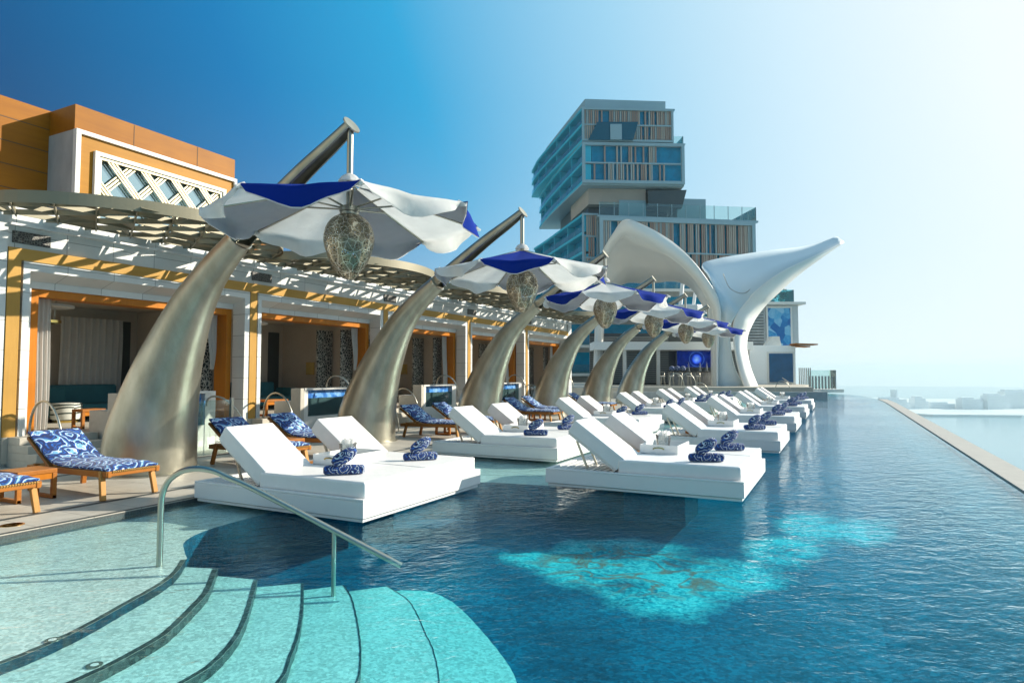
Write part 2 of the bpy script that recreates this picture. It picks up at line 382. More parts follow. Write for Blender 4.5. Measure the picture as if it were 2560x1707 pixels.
turq = ramp(N, mf, [(.36, (.006, .18, .24)), (.5, (.04, .42, .47)), (.68, (.38, .74, .71))])
bw = N('ShaderNodeTexNoise', {'Vector': gp, 'Scale': 1.6, 'Detail': 3, 'Distortion': 1.2}).outputs['Fac']
br_ = N('ShaderNodeMath', {0: N('ShaderNodeMath', {0: bw, 1: .5}, operation='SUBTRACT').outputs[0]}, operation='ABSOLUTE').outputs[0]
bm_ = ramp(N, br_, [(.0, (1, 1, 1)), (.06, (0, 0, 0))])
core = ramp(N, blob(-2.35, 7.85, 1.6, 1.2, 0), [(.55, (1, 1, 1)), (1., (0, 0, 0))])
bmask = mixc(N, 1., bm_, core, 'MULTIPLY')
cc = mixc(N, bmask, turq, (1., .17, .10))
cc = mixc(N, mask, navy, cc)
b = N('ShaderNodeBsdfPrincipled', {'Base Color': cc, 'Roughness': .4})
t.links.new(b.outputs[0], out.inputs[0]); M['deep'] = m

# pool water: clear surface with ripples, light soaked up with depth
def water_mat(name, absorb):
    m, t, out, N = mat(name)
    gp = N('ShaderNodeNewGeometry').outputs['Position']
    def wave(scale, stretch, rot, det=3):
        mp = N('ShaderNodeMapping', {'Vector': N('ShaderNodeMapping', {'Vector': gp, 'Rotation': (0, 0, -rot)}).outputs[0], 'Scale': stretch}).outputs[0]
        return N('ShaderNodeTexNoise', {'Vector': mp, 'Scale': scale, 'Detail': det, 'Roughness': .55, 'Distortion': .5}).outputs['Fac']
    a = wave(4.2, (.75, 1.15, 1), YAW + .15); b_ = wave(12.0, (.75, 1.2, 1), YAW + .4, 3); e = wave(30.0, (.8, 1.2, 1), YAW - .3, 2)
    h = N('ShaderNodeMath', {0: a, 1: N('ShaderNodeMath', {0: b_, 1: .40}, operation='MULTIPLY').outputs[0]}, operation='ADD').outputs[0]
    h = N('ShaderNodeMath', {0: h, 1: N('ShaderNodeMath', {0: e, 1: .07}, operation='MULTIPLY').outputs[0]}, operation='ADD').outputs[0]
    calm = N('ShaderNodeTexNoise', {'Vector': gp, 'Scale': .16, 'Detail': 2}).outputs['Fac']
    X = N('ShaderNodeSeparateXYZ', {0: gp}).outputs[0]
    side = N('ShaderNodeMapRange', {0: X, 1: -7., 2: 0., 3: .6, 4: 1.}).outputs[0]
    st = N('ShaderNodeMath', {0: N('ShaderNodeMapRange', {0: calm, 1: .35, 2: .65, 3: .55, 4: 1.}).outputs[0], 1: side}, operation='MULTIPLY').outputs[0]
    bp = N('ShaderNodeBump', {'Height': h, 'Strength': st, 'Distance': .038}).outputs[0]
    inc = N('ShaderNodeNewGeometry').outputs['Incoming']
    cs = N('ShaderNodeMath', {0: N('ShaderNodeVectorMath', {0: bp, 1: inc}, operation='DOT_PRODUCT').outputs['Value']}, operation='ABSOLUTE').outputs[0]
    sc = N('ShaderNodeMath', {0: N('ShaderNodeMath', {0: 1., 1: cs}, operation='SUBTRACT', use_clamp=True).outputs[0], 1: 6.6}, operation='POWER').outputs[0]
    fr = N('ShaderNodeMapRange', {0: sc, 3: .015, 4: 1.}).outputs[0]
    gc = mixc(N, ramp(N, fr, [(.10, (0, 0, 0)), (.55, (1, 1, 1))]), (.30, .76, .95), (1, 1, 1))
    g = N('ShaderNodeBsdfGlossy', {'Color': gc, 'Roughness': .02, 'Normal': bp}).outputs[0]
    tr = N('ShaderNodeBsdfTransparent', {'Color': (.99, 1, 1, 1)}).outputs[0]
    t.links.new(N('ShaderNodeMixShader', {0: fr, 1: tr, 2: g}).outputs[0], out.inputs['Surface'])
    va = N('ShaderNodeVolumeAbsorption', {'Color': c4(absorb[:3]), 'Density': absorb[3]}).outputs[0]
    t.links.new(va, out.inputs['Volume']); return m
M['water'] = water_mat('pool_water', (.08, .90, .955, .80))

# ================================================================== THE SETTING
# deck, pool, sea
DX = -8.2           # deck edge
RX = 2.40           # infinity edge
b = MB()
b.box(-40, DX, -12, 49, -1.6, .04)
struct(b.build('deck', M['deck']))
b = MB()
for x in (-9.02, -12.0):
    b.box(x - .045, x + .045, -4, 48, .0401, .044)
b.box(DX - .07, DX - .005, -4, 48.5, .0401, .044)
b.box(DX - .001, DX + .012, -5, 48.5, -.06, .030)
struct(b.build('drain_strip', M['dstone']))

poolout = [(RX, -5)] + [(RX, 46)] + [(RX - .15, 52), (RX - .8, 58), (RX - 2.0, 63), (RX - 4, 66.5), (DX, 67)] + [(DX, -5)]
b = MB(); b.prism(poolout, -1.0, -.60)
sl_ = [(0, -.597), (.3, -.585), (.7, -.5), (1.1, -.38), (1.6, -.23), (RX - .01, -.12)]  # floor rise at the infinity edge, added to shorten the shadow cast there
b.grid([[(x, yy, z) for yy in (-5, 10, 30, 50)] for x, z in sl_])
struct(b.build('pool_floor', M['deep']))
b = MB(); b.prism(poolout, -.99, -.004, top=False, bot=False); struct(b.build('pool_wall', M['tealmosaic']))
b = MB(); b.prism(poolout, -.97, 0); struct(b.build('pool_water', M['water']))

# shallow shelf and the curved steps that leave it
ST = [[(-4.70, .3), (-4.81, 1.4), (-4.89, 2.3), (-4.93, 2.57), (-5.04, 2.92), (-5.25, 3.38), (-5.42, 3.75), (-5.63, 4.07), (-5.94, 4.39)],
 [(-4.2, 1.0), (-4.30, 1.9), (-4.36, 2.47), (-4.39, 2.7), (-4.46, 2.97), (-4.57, 3.26), (-4.88, 3.72), (-5.11, 4.02), (-5.6, 4.5)],
 [(-3.58, 1.4), (-3.78, 2.3), (-3.88, 2.89), (-3.94, 3.15), (-4.14, 3.5), (-4.39, 3.81), (-4.71, 4.15), (-5.15, 4.60)],
 [(-3.0, 1.8), (-3.26, 2.7), (-3.45, 3.29), (-3.66, 3.59), (-3.93, 3.94), (-4.26, 4.31), (-4.5, 4.56), (-4.84, 4.90)],
 [(-2.5, 2.3), (-2.82, 3.1), (-3.08, 3.65), (-3.36, 4.02), (-3.62, 4.31), (-3.9, 4.6), (-4.28, 4.97), (-4.59, 5.21)],
 [(-2.05, 2.7), (-2.34, 3.5), (-2.65, 4.04), (-3.0, 4.48), (-3.23, 4.71), (-3.56, 5.05), (-3.89, 5.34), (-4.31, 5.56)],
 [(-1.55, 3.0), (-1.9, 3.9), (-2.24, 4.46), (-2.56, 4.81), (-2.99, 5.2), (-3.35, 5.5), (-3.65, 5.70), (-3.95, 5.80), (-4.24, 5.70)]]
def resample(pts, n):
    P = [Vector((x, y, 0)) for x, y in pts]; P = smooth_path(P, 6)
    L = [0]
    for i in range(1, len(P)): L.append(L[-1] + (P[i] - P[i - 1]).length)
    out = []; j = 0
    for k in range(n):
        s = L[-1] * k / (n - 1)
        while j < len(L) - 2 and L[j + 1] < s: j += 1
        f = (s - L[j]) / max(1e-6, L[j + 1] - L[j]); out.append(P[j].lerp(P[j + 1], min(1, f)))
    return out
NS = 64
SC = [[p + Vector((math.sin(k * 2.1 + i) + .7 * math.sin(k * 3.7 + 2 * i), math.cos(k * 1.7 + i), 0)) * .0018 for k, p in enumerate(resample(q, NS))] for i, q in enumerate(ST)]
def zt(i): return -.08 - .072 * i
tread = MB(); rise = MB()
for i in range(7):
    if i < 6:
        tread.grid([[(p.x, p.y, zt(i + 1)) for p in SC[i]], [(p.x, p.y, zt(i + 1)) for p in SC[i + 1]]])
        a, c = SC[i][-1], SC[i + 1][-1]
        tread.add([(a.x, a.y, zt(i + 1)), (c.x, c.y, zt(i + 1)), (c.x, c.y, -.9), (a.x, a.y, -.9)], [(0, 1, 2, 3)], 1)
    lo = zt(i + 1) if i < 6 else -.9
    tgt = rise if i < 6 else tread
    tgt.grid([[(p.x, p.y, zt(i)) for p in SC[i]], [(p.x, p.y, lo) for p in SC[i]]], 0 if i < 6 else 1)
    if i < 6:      # dark mosaic strip let into the edge of the tread above
        def inward(P, w, k):
            q0, q1 = P[max(k - 1, 0)], P[min(k + 1, NS - 1)]; d = (q1 - q0).normalized(); return P[k] + Vector((-abs(d.y), -abs(d.x) * (1 if d.y > 0 else 1), 0)) * w
        wd = (.045, .05, .04, .026, .014, .008)[i]
        rise.grid([[(p.x, p.y, zt(i) + .003) for p in SC[i]], [(*inward(SC[i], wd, k)[:2], zt(i) + .003) for k in range(NS)]])
shelf_edge = [(-5.97, 4.43), (-6.26, 4.61), (-6.61, 4.88), (-6.83, 5.35), (-6.9, 6.05), (-6.9, 7.2), (-6.6, 8.2), (-6.1, 9.2), (-5.61, 9.76), (-4.9, 9.93), (-4.32, 10.02), (-3.6, 10.3), (-3.1, 11.2), (-3.0, 13), (-3.2, 15), (-4.2, 15.6), (-4.6, 16.5), (-4.4, 18), (-3.2, 19), (-3.1, 21), (-4.2, 22.5), (-4.4, 24), (-3.2, 25.5), (-3.2, 48)]
se = smooth_path([(x, y, 0) for x, y in shelf_edge], 4)
poly = [(DX, -5), (-4.3, -5), (-4.6, -1.5)] + [(p.x, p.y) for p in SC[0]] + [(p.x, p.y) for p in se] + [(DX, 48)]
b = MB(); b.prism(poly, -.95, -.08, 0, bot=False, sides=False); b.prism(poly, -.95, -.08, 1, top=False)
struct(b.build('pool_shelf', [M['shelf'], M['deep']]))
struct(tread.build('pool_steps', [M['shelf'], M['deep']]))
struct(rise.build('pool_step_nosing', M['nosing']))

# outer coping along the infinity edge
b = MB()
cop = [(RX, -5), (RX, 46), (RX - .15, 52)]
for (x0, y0), (x1, y1) in zip(cop, cop[1:]):
    b.add([(x0 + .07, y0, .0), (x1 + .07, y1, .0), (x1 + .58, y1, .0), (x0 + .58, y0, .0)], [(0, 1, 2, 3)])
    b.add([(x0 + .07, y0, .0), (x1 + .07, y1, .0), (x1 + .07, y1, -.5), (x0 + .07, y0, -.5)], [(0, 1, 2, 3)])
    b.add([(x0 + .58, y0, .0), (x1 + .58, y1, .0), (x1 + .58, y1, -3), (x0 + .58, y0, -3)], [(0, 1, 2, 3)])
o = b.build('infinity_coping', plain('coping_stone', (.42, .40, .35), .5, var=.1, scale=4))
tag(o, 'long pale stone coping along the open edge of the infinity pool', 'coping')

m_sea = plain('sea', (.12, .30, .36), .15, var=.08, scale=.02, world=True, bump=.15, bscale=.05)
b = MB(); b.add([(-5200, -5200, -88), (5200, -5200, -88), (5200, 5200, -88), (-5200, 5200, -88)], [(0, 1, 2, 3)])
struct(b.build('sea', m_sea))
# the hotel's own roof slab below the terrace
b = MB(); b.prism([(-40, -14), (RX + .3, -14), (RX + .3, 50), (RX - .4, 58), (-1.4, 64), (-1.2, 72), (-6, 118), (-12, 150), (-90, 150), (-90, -14)], -20, -1.7)
struct(b.build('terrace_ground', M['stone']))
# far shore
m_land = plain('far_shore', (.60, .68, .68), .9, var=.2, scale=.01, world=True)  # land paled with the skyline, distance haze put into its colour
b = MB()
rr = random.Random(3)
pl = [(-300, 1900), (-60, 1760), (60, 1655), (120, 1640), (170, 1600), (240, 1630), (330, 1660), (420, 1760), (640, 1700), (1300, 1500), (1700, 2600), (-300, 2600)]
b.prism(pl, -88, -84)
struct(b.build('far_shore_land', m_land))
m_fw = plain('far_window', (.62, .69, .72), .6)  # dark windows paled, distance haze put into the colour
m_fb = plain('far_building', (.76, .81, .83), .8, var=.08, scale=.05)  # white walls, paled further in place of thicker haze
desc = ['low wide pale block on the far shore nearest the pool coping', 'squat pale block beside the lowest roofs across the water', 'lowest faint roofs in the middle of the far shore',
        'stepped pale block right of the low roofs across the water', 'long pale slab behind the stepped block on the far shore', 'tallest pale block of the far shore at the picture edge',
        'second tallest pale block beside the tallest one across the water', 'faint thin mast tower on the hazy far shore']
for i, (px, w, h) in enumerate([(2225, 60, 24), (2290, 26, 26), (2345, 60, 12), (2415, 42, 24), (2450, 50, 20), (2535, 70, 42), (2480, 46, 33), (2232, 3, 46)]):
    d = 1560 + 12 * (i % 3); r = (px - 1280) / 1610 * d
    t_ = thing('distant_building', desc[i], 'building', far(r, d, -84), YAW, 'hazy buildings on the far shore')
    b = MB(); b.box(-w / 2, w / 2, -12, 12, 0, h)
    if w > 10: b.box(-w / 2 + 3, w / 4, -8, 8, h, h + 4); b.box(w / 2, w / 2 + 8, -10, 10, 0, h * .7)
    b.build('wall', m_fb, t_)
    if w > 10:
        q = MB()
        for zz in range(4, int(h) - 2, 4): q.box(-w / 2 + 1, w / 2 - 1, -12.2, -12.01, zz, zz + 1.6)
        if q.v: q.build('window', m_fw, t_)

# ================================================================== CABANAS
FXW, Y0, PITCHB = -14.0, 6.45, 5.63
def arc_rail(mb, p, q, h, r=.024, lean=0.):
    """hoop shaped handrail from p up and over to q"""
    p, q = Vector(p), Vector(q); pts = []
    for k in range(15):
        t = k / 14; a = math.pi * t
        e = p.lerp(q, .5 - .5 * math.cos(a)); e.z = p.z + (q.z - p.z) * t + h * math.sin(a) ** .8
        pts.append(e)
    mb.tube(pts, r, 8)
def make_cabana():
    t = thing('cabana', '', 'cabana', (FXW, Y0, 0), 0, 'cabanas in a row along the deck')
    P = PITCHB
    b = MB(); b.box(-.45, 0, .27, .39, 0, 3.97); b.box(-.45, 0, 5.47, P - .005, 0, 3.97); b.prism([(0, 3.79), (0, 3.97), (-.45, 3.97), (-.45, 3.645)], .39, 5.47, axis=lambda x, z, y: (x, y, z))
    b.box(-.45, -.05, .0, .22, 0, .60); b.box(-.6, -.06, 0, P, 4.2, 4.62)
    b.box(-.6, -.02, 0, P, 4.66, 5.0)
    b.build('wall', M['panel'], t)
    b = MB(); b.box(-.6, .08, 0, P, 4.62, 4.66); b.build('ledge', M['whitebase'], t)
    b = MB(); b.box(-.3, .025, 0, P, 3.97, 4.2); b.build('beam', M['beam'], t)
    b = MB(); b.box(-.3, .02, .0, .22, .60, 3.97); b.build('timber_post', M['strip'], t)
    b = MB(); b.box(-.4, -.12, .22, .27, .1, 3.97); b.build('shadow_gap', M['dark'], t)
    b = MB(); b.box(-.6, -.452, .39, .64, 0, 3.74); b.box(-.6, -.452, .64, 5.47, 3.51, 3.74); b.build('lining', M['panel'], t)
    fr = MB(); fr.box(-.95, -.5, .64, .80, .55, 3.51); fr.box(-.95, -.5, 5.31, 5.468, .55, 3.51); fr.box(-.95, -.5, .80, 5.31, 3.35, 3.51)
    fr.build('door_frame', M['frame'], t, bevel=.006)
    b = MB(); b.box(-.055, -.02, .08, .74, 4.30, 4.53); b.build('vent', M['vent'], t)
    # inside
    b = MB(); b.box(-4.6, .02, 0, P, .1, .60); b.build('floor', M['stone'], t)
    b = MB(); b.box(-4.7, -4.6, 0, P, .6, 3.75); b.box(-4.6, -.95, -.0, .12, .6, 3.75); b.box(-4.6, -.95, P - .12, P, .6, 3.75)
    b.build('room_wall', M['room'], t)
    b = MB(); b.box(-4.7, -.6, 0, P, 3.6, 3.75); b.build('ceiling', M['roomc'], t)
    b = MB(); b.box(-4.7, -.6, 0, P, 5.0, 5.1); b.build('roof', M['stone_white'], t)
    # dark folding screen of pierced metal beside the far jamb
    b = MB(); b.box(-2.2, -2.1, P - .9, P - .2, .62, 3.3); b.box(-1.25, -1.2, P - .75, P - .16, .62, 3.3)
    b.build('folding_screen', M['pierced'], t, bevel=.005)
    b = MB()
    b.box(-4.59, -4.57, 1.7, 3.1, .65, 3.3); b.box(-4.59, -4.57, 4.8, 5.3, .65, 3.3)
    b.build('dark_window', M['roomd'], t)
    # steps up from the deck
    b = MB()
    for k in range(4): b.box(.0, 1.30 - .29 * k, .1, 1.52, .04 + .14 * k, .18 + .14 * k)
    b.build('steps', M['stone'], t, bevel=.008)
    return t
cab = make_cabana()
cab_lab = ['cabana nearest the viewpoint with a full length sheer curtain and striped pouf', 'second cabana from the viewpoint behind the two nearest metal horns',
           'third cabana along the deck between the second and third horns', 'fourth cabana along the deck half hidden by the third horn', 'last cabana in the row next to the shell pavilion']
CABS = [cab] + [dup(cab) for _ in range(4)]
for i, o in enumerate(CABS): o.location.y = Y0 + PITCHB * i; o['label'] = cab_lab[i]
# end walls either side of the row
b = MB(); b.box(-4.6, 0, -6, -.01, 0, 5.0)
o = thing('end_wall', 'white panelled wall at the picture edge before the nearest cabana', 'wall', (FXW, Y0, 0)); b.build('wall', M['panel'], o)
b = MB(); b.box(-4.6, .02, .01, .5, 0, 5.0)
o = thing('end_wall', 'narrow white wall closing the far end of the cabana row', 'wall', (FXW, Y0 + 5 * PITCHB, 0)); b.build('wall', M['panel'], o)

# plunge tubs with acrylic fronts, and stepped cheek walls beside the stairs
def make_tub():
    t = thing('plunge_pool', '', 'plunge pool', (FXW, Y0, 0), 0, 'raised plunge pools in front of the cabanas')
    prof = [(.03, .04), (.03, 1.03), (.65, 1.03), (.65, 1.39), (1.0, 1.39), (1.0, .04)]
    ax_ = lambda x, z, y: (x, y, z)
    b = MB(); b.prism(prof, .86, 1.0, axis=ax_); b.build('stepped_cheek', M['stone'], t, bevel=.008)
    b = MB(); b.prism(prof, 3.0, 3.14, axis=ax_); b.box(.88, 1.0, 1.0, 1.14, .04, 1.34); b.box(.88, 1.0, 2.86, 3.0, .04, 1.34); b.box(.88, 1.0, 1.14, 2.86, .04, .62); b.box(.86, 1.02, 1.0, 3.0, 1.34, 1.395); b.box(.03, .15, 1.0, 3.0, .04, 1.03)
    b.build('surround', M['stone_white'], t, bevel=.006)
    b = MB(); b.box(.151, .18, 1.01, 2.99, .3, 1.0); b.box(.86, .875, 1.14, 2.86, .62, 1.34); b.box(.15, .86, 1.001, 2.999, .25, .3); b.build('lining', M['bluemosaic'], t)
    b = MB(); b.box(.95, .985, 1.145, 2.855, .62, 1.12); b.build('acrylic_front', M['tealglass'], t)
    b = MB(); b.box(.185, .855, 1.02, 2.98, .31, .96); b.build('water', M['tubwater'], t)
    return t
M['tubwater'] = glassy('tub_water', (.25, .72, .85), .25)
tub = make_tub()
TUBS = [tub] + [dup(tub) for _ in range(4)]
tub_lab = ['plunge pool behind the nearest horn with teal acrylic front', 'plunge pool with blue mosaic lining in front of the second cabana', 'plunge pool with blue mosaic lining in front of the third cabana',
           'plunge pool in front of the fourth cabana behind the third horn', 'plunge pool in front of the last cabana']
for i, o in enumerate(TUBS): o.location.y = Y0 + PITCHB * i + (.70 if i == 0 else 0); o['label'] = tub_lab[i]
# clear glass guard beside each tub
def make_guard():
    t = thing('glass_guard', '', 'glass panel', (FXW, Y0, 0), 0, 'glass guards on the deck')
    b = MB(); b.box(1.9, 1.925, 2.15, 2.85, .06, 1.22); b.box(1.9, 1.925, 2.87, 3.5, .06, 1.22); b.build('pane', M['glass'], t)
    b = MB(); b.box(1.88, 1.945, 3.5, 3.56, .04, 1.26); b.build('post', M['steel'], t)
    return t
g0 = make_guard()
for i in range(4):
    o = g0 if i == 0 else dup(g0)
    o.location.y = Y0 + PITCHB * i
    o['label'] = ['clear glass guard on the deck just behind the nearest horn', 'clear glass guard on the deck beside the second horn', 'clear glass guard on the deck beyond the second horn', 'clear glass guard on the deck beyond the third horn'][i]

# hoop handrails: one on each stair, one on each tub
n = 0
nm = ['nearest', 'second', 'third', 'fourth', 'last']
for i in range(5):
    for kind in (0, 1, 2):
        if kind == 1 and i > 3 or kind == 0 and i == 4: continue
        b = MB()
        if kind == 0: arc_rail(b, (.1, .0, 0), (1.25, .0, -.50), .95, .024); loc = (FXW, Y0 + PITCHB * i + .42, .56)
        elif kind == 1: arc_rail(b, (0, 0, 0), (.95, .35, -1.0), .62, .022); loc = (FXW + 1.0, Y0 + PITCHB * i + 3.6, 1.05)
        else: arc_rail(b, (0, 0, 0), (.75, .25, -.4), .55, .022); loc = (FXW + .95, Y0 + PITCHB * i + 1.9, 1.36)
        o = thing('hoop_handrail', 'bent steel hoop rail %s of the %s cabana' % (('on the stair', 'on the deck ladder', 'standing on the plunge pool edge')[kind], nm[i]), 'handrail', loc, 0, 'steel hoop handrails in front of the cabanas')
        b.build('rail', M['steel'], o, smooth=60)

# curtains
def curtain(name, label, x, y0, y1, z0, z1, folds, amp, taper=1., tie=None, m='sheer', par=None):
    rows = []
    for k in range(13):
        v = k / 12; z = z1 + (z0 - z1) * v
        w = 1 - (1 - taper) * (v ** 1.5)
        row = []
        for j in range(folds * 6 + 1):
            u = j / (folds * 6)
            yy = y0 + (y1 - y0) * ((u - .5) * w + .5)
            row.append((x + amp * math.sin(u * folds * 2 * math.pi + .4 * math.sin(3 * v)) + .03 * math.sin(5 * v + x), yy, z))
        rows.append(row)
    b = MB(); b.grid(rows)
    return tag(b.build(name, M[m], None, smooth=180), label, 'curtain', 'white curtains of the cabanas')
for i in range(5):
    yb = Y0 + PITCHB * i
    if i == 0:
        curtain('curtain', 'full length white sheer curtain hanging at the nearest jamb', FXW - .75, yb + .82, yb + 1.18, .64, 3.38, 4, .04, .9)
        curtain('curtain', 'wide dim voile curtain at the back of the nearest cabana', FXW - 4.25, yb + 3.2, yb + 4.85, .64, 3.3, 9, .06)
    curtain('curtain', 'short gathered white curtain at the far jamb of the %s cabana' % nm[i], FXW - .8, yb + 4.95, yb + 5.28, 1.9 if i < 2 else .7, 3.38, 4, .03, .35 if i < 2 else .9)
    if 0 < i < 4: curtain('curtain', 'dim voile curtain at the back of the %s cabana' % nm[i], FXW - 4.3, yb + .5, yb + 1.5, .64, 3.2, 6, .05)

# furniture seen inside
def sofa(i, label):
    t = thing('sofa', label, 'sofa', (FXW - 3.6, Y0 + PITCHB * i + 1.4, .6), 0, 'teal sofas inside the cabanas')
    b = MB(); b.box(-.4, .45, 0, 3.2, .12, .42); b.build('seat', M['teal'], t, bevel=.06)
    b = MB(); b.box(-.6, -.4, 0, 3.2, .12, .9); b.box(-.4, .4, 3.2, 3.45, .12, .7); b.build('backrest', M['teal'], t, bevel=.06)
    for y in (.5, 1.3):
        b = MB(); b.box(-.38, -.2, y, y + .5, .42, .85); b.build('cushion', M['print'] if y < 1 else M['teal'], t, bevel=.07)
for i, l in enumerate(['dark teal sofa at the back of the nearest cabana', 'teal sofa with a patterned cushion inside the second cabana', 'teal sofa inside the third cabana']): sofa(i, l)
def side_table(loc, label, grp, rz=0, par=None, wide=.52, deep=.5, ht=.42):
    t = thing('side_table', label, 'side table', loc, rz, grp)
    b = MB(); b.box(-deep / 2, deep / 2, -wide / 2, wide / 2, ht - .06, ht); b.build('top', M['teak'], t, bevel=.008)
    for s in (-1, 1):
        b = MB(); y = s * (wide / 2 - .03)
        b.box(-deep / 2, -deep / 2 + .06, y - .03, y + .03, 0, ht - .06); b.box(deep / 2 - .06, deep / 2, y - .03, y + .03, 0, ht - .06); b.box(-deep / 2, deep / 2, y - .028, y + .028, .0, .05)
        b.build('leg_frame', M['teak'], t, bevel=.006)
    b = MB(); b.box(deep / 2 - .05, deep / 2 - .012, -wide / 2 + .06, wide / 2 - .06, ht - .14, ht - .06); b.build('apron', M['frame'], t)
    return t
side_table((FXW - .75, Y0 + 2.0, .6), 'teak table just inside the nearest cabana', 'teak tables inside the cabanas', 0, None, .5, .4, .42)
side_table((FXW - .62, Y0 + PITCHB + 1.35, .6), 'orange teak table just inside the second cabana', 'teak tables inside the cabanas', 0, None, .8, .5, .45)
t = thing('pouf', 'round pale pouf with dark wavy bands on a brass base', 'pouf', (FXW - 3.0, Y0 + 2.75, .6))
b = MB(); b.lathe([(.27, 0), (.28, .05), (.26, .06)], 28); b.build('base', M['brass'], t, smooth=40)
b = MB(); b.lathe([(.25, .06), (.31, .08), (.33, .14), (.33, .42), (.31, .47), (.0, .49)], 36); b.build('seat', M['pouf'], t, smooth=50)
b = MB()
for z, a in ((.20, .02), (.33, .03), (.41, .012)):
    b.grid([[(.333 * math.cos(q * math.pi / 24), .333 * math.sin(q * math.pi / 24), z + a * math.sin(q * math.pi / 10) + h) for q in range(49)] for h in (0, .035)])
b.build('band', M['poufd'], t)
for i in range(3):
    t = thing('ring_lamp', 'pale ring lamp under the ceiling of the %s cabana' % nm[i], 'ceiling lamp', (FXW - 2.0, Y0 + PITCHB * i + 1.75, 3.28), 0, 'ring lamps in the cabanas')
    b = MB(); b.lathe([(.42, 0), (.5, .02), (.5, .07), (.42, .08)], 32); b.build('ring', M['stone_white'], t, smooth=40)
    b = MB(); b.lathe([(.2, -.36), (.26, -.34), (.26, -.28), (.2, -.27)], 24); b.build('lower_ring', M['brass'], t, smooth=40)
    b = MB()
    for a in range(3): b.tube([(.3 * math.cos(a * 2.1), .3 * math.sin(a * 2.1), .32), (.24 * math.cos(a * 2.1), .24 * math.sin(a * 2.1), -.3)], .006, 5)
    b.build('rod', M['steel'], t)
for i in range(3):
    t = thing('wall_plate', 'small brown plate on the inner wall of the %s cabana' % nm[i], 'wall plate', (FXW - 3.2, Y0 + PITCHB * (i + 1) - .125, 1.75), 0, 'plates on the cabana walls')
    b = MB(); b.box(-.2, .2, -.02, 0, 0, .45); b.build('plate', M['brass'], t, bevel=.004)

# ------------------------------------------------------------------ lattice canopy over the cabana fronts
def rim(y):
    L = [5.75, 12.05, 18.7, 24.6, 30.2, 35.6]
    for a, c in zip(L, L[1:]):
        if a <= y <= c: return -13.35 + 2.35 * max(0, math.sin(math.pi * (y - a) / (c - a))) ** .55
    return -13.35
ys = [5.75 + (35.6 - 5.75) * k / 300 for k in range(301)]
ysx = sorted(set([round(y, 3) for y in ys] + [a + e for a in (5.75, 12.05, 18.7, 24.6, 30.2) for e in (.01, .04, .1, .2)] + [a - e for a in (12.05, 18.7, 24.6, 30.2, 35.6) for e in (.01, .04, .1, .2)]))
t = thing('lattice_canopy', 'champagne metal lattice canopy with scalloped edge over the cabana fronts', 'canopy', (0, 0, 0))
b = MB()
E1 = [(-13.95, 5.70)] + [(rim(y), y) for y in ysx] + [(-13.95, 35.65)]
for (x0, y0), (x1, y1) in zip(E1, E1[1:]):
    n_ = Vector((y1 - y0, -(x1 - x0), 0)); n_.normalize(); ox, oy = -n_.x * .05, -n_.y * .05
    b.add([(x0, y0, 4.765), (x1, y1, 4.765), (x1, y1, 4.99), (x0, y0, 4.99)], [(0, 1, 2, 3)])
    b.add([(x0, y0, 4.99), (x1, y1, 4.99), (x1 - .16, y1, 4.99), (x0 - .16, y0, 4.99)], [(0, 1, 2, 3)])
b.build('fascia', M['bronze'], t, smooth=40)
def inside(x, y): return 5.72 < y < 35.62 and -14.0 < x < rim(y) - .03
def clipped(mb, p, q, w, h, z):
    p, q = Vector(p), Vector(q); n = max(2, int((q - p).length / .06)); run = None
    for k in range(n + 1):
        c = p.lerp(q, k / n); ok = inside(c.x, c.y)
        if ok and run is None: run = c.copy()
        if run is not None and (not ok or k == n):
            e = c if ok else p.lerp(q, (k - 1) / n)
            if (e - run).length > .1: mb.bar((run.x, run.y, z), (e.x, e.y, z), w, h)
            run = None
b = MB(); CS = .74
dirs = [R(90), R(90 + 60), R(90 - 60)]
for di, a in enumerate(dirs):
    d = Vector((math.cos(a), math.sin(a), 0)); nn = Vector((-d.y, d.x, 0))
    for k in range(-60, 61):
        c = Vector((-12.5, 20.5, 0)) + nn * k * CS * .866
        clipped(b, c - d * 26, c + d * 26, .028, .10, 4.84 - .004 * di)
b.build('lattice', M['bronze'], t)
b = MB()     # folded triangular flaps filling half of the cells
u = Vector((0, 1, 0)) * CS; v = Vector((math.cos(R(30)), math.sin(R(30)), 0)) * CS
o_ = Vector((-12.5, 20.5, 0))
for i in range(-40, 41):
    for j in range(-40, 41):
        A = o_ + u * i + v * j
        for tri in ((A, A + u, A + v), (A + u, A + u + v, A + v)):
            c = (tri[0] + tri[1] + tri[2]) / 3
            if not inside(c.x, c.y): continue
            q = rnd.random()
            if q < .42: continue
            k = (i + j) % 3
            zs = [4.80, 4.80, 4.80]; zs[k] = 5.0
            sc = 1.0 if q > .7 else .78
            vs = [c + (p - c) * sc for p in tri]
            b.add([(p.x, p.y, z) for p, z in zip(vs, zs)], [(0, 1, 2)])
b.build('lattice_flaps', M['bronze'], t)
b = MB()
for y in [7.4, 10.2, 13.8, 16.8, 20.2, 23.0, 26.0, 28.8, 31.6, 34.2]: b.bar((-14, y, 4.93), (rim(y) - .05, y + .0, 4.93), .07, .14)
b.build('rafter', M['bronze'], t)

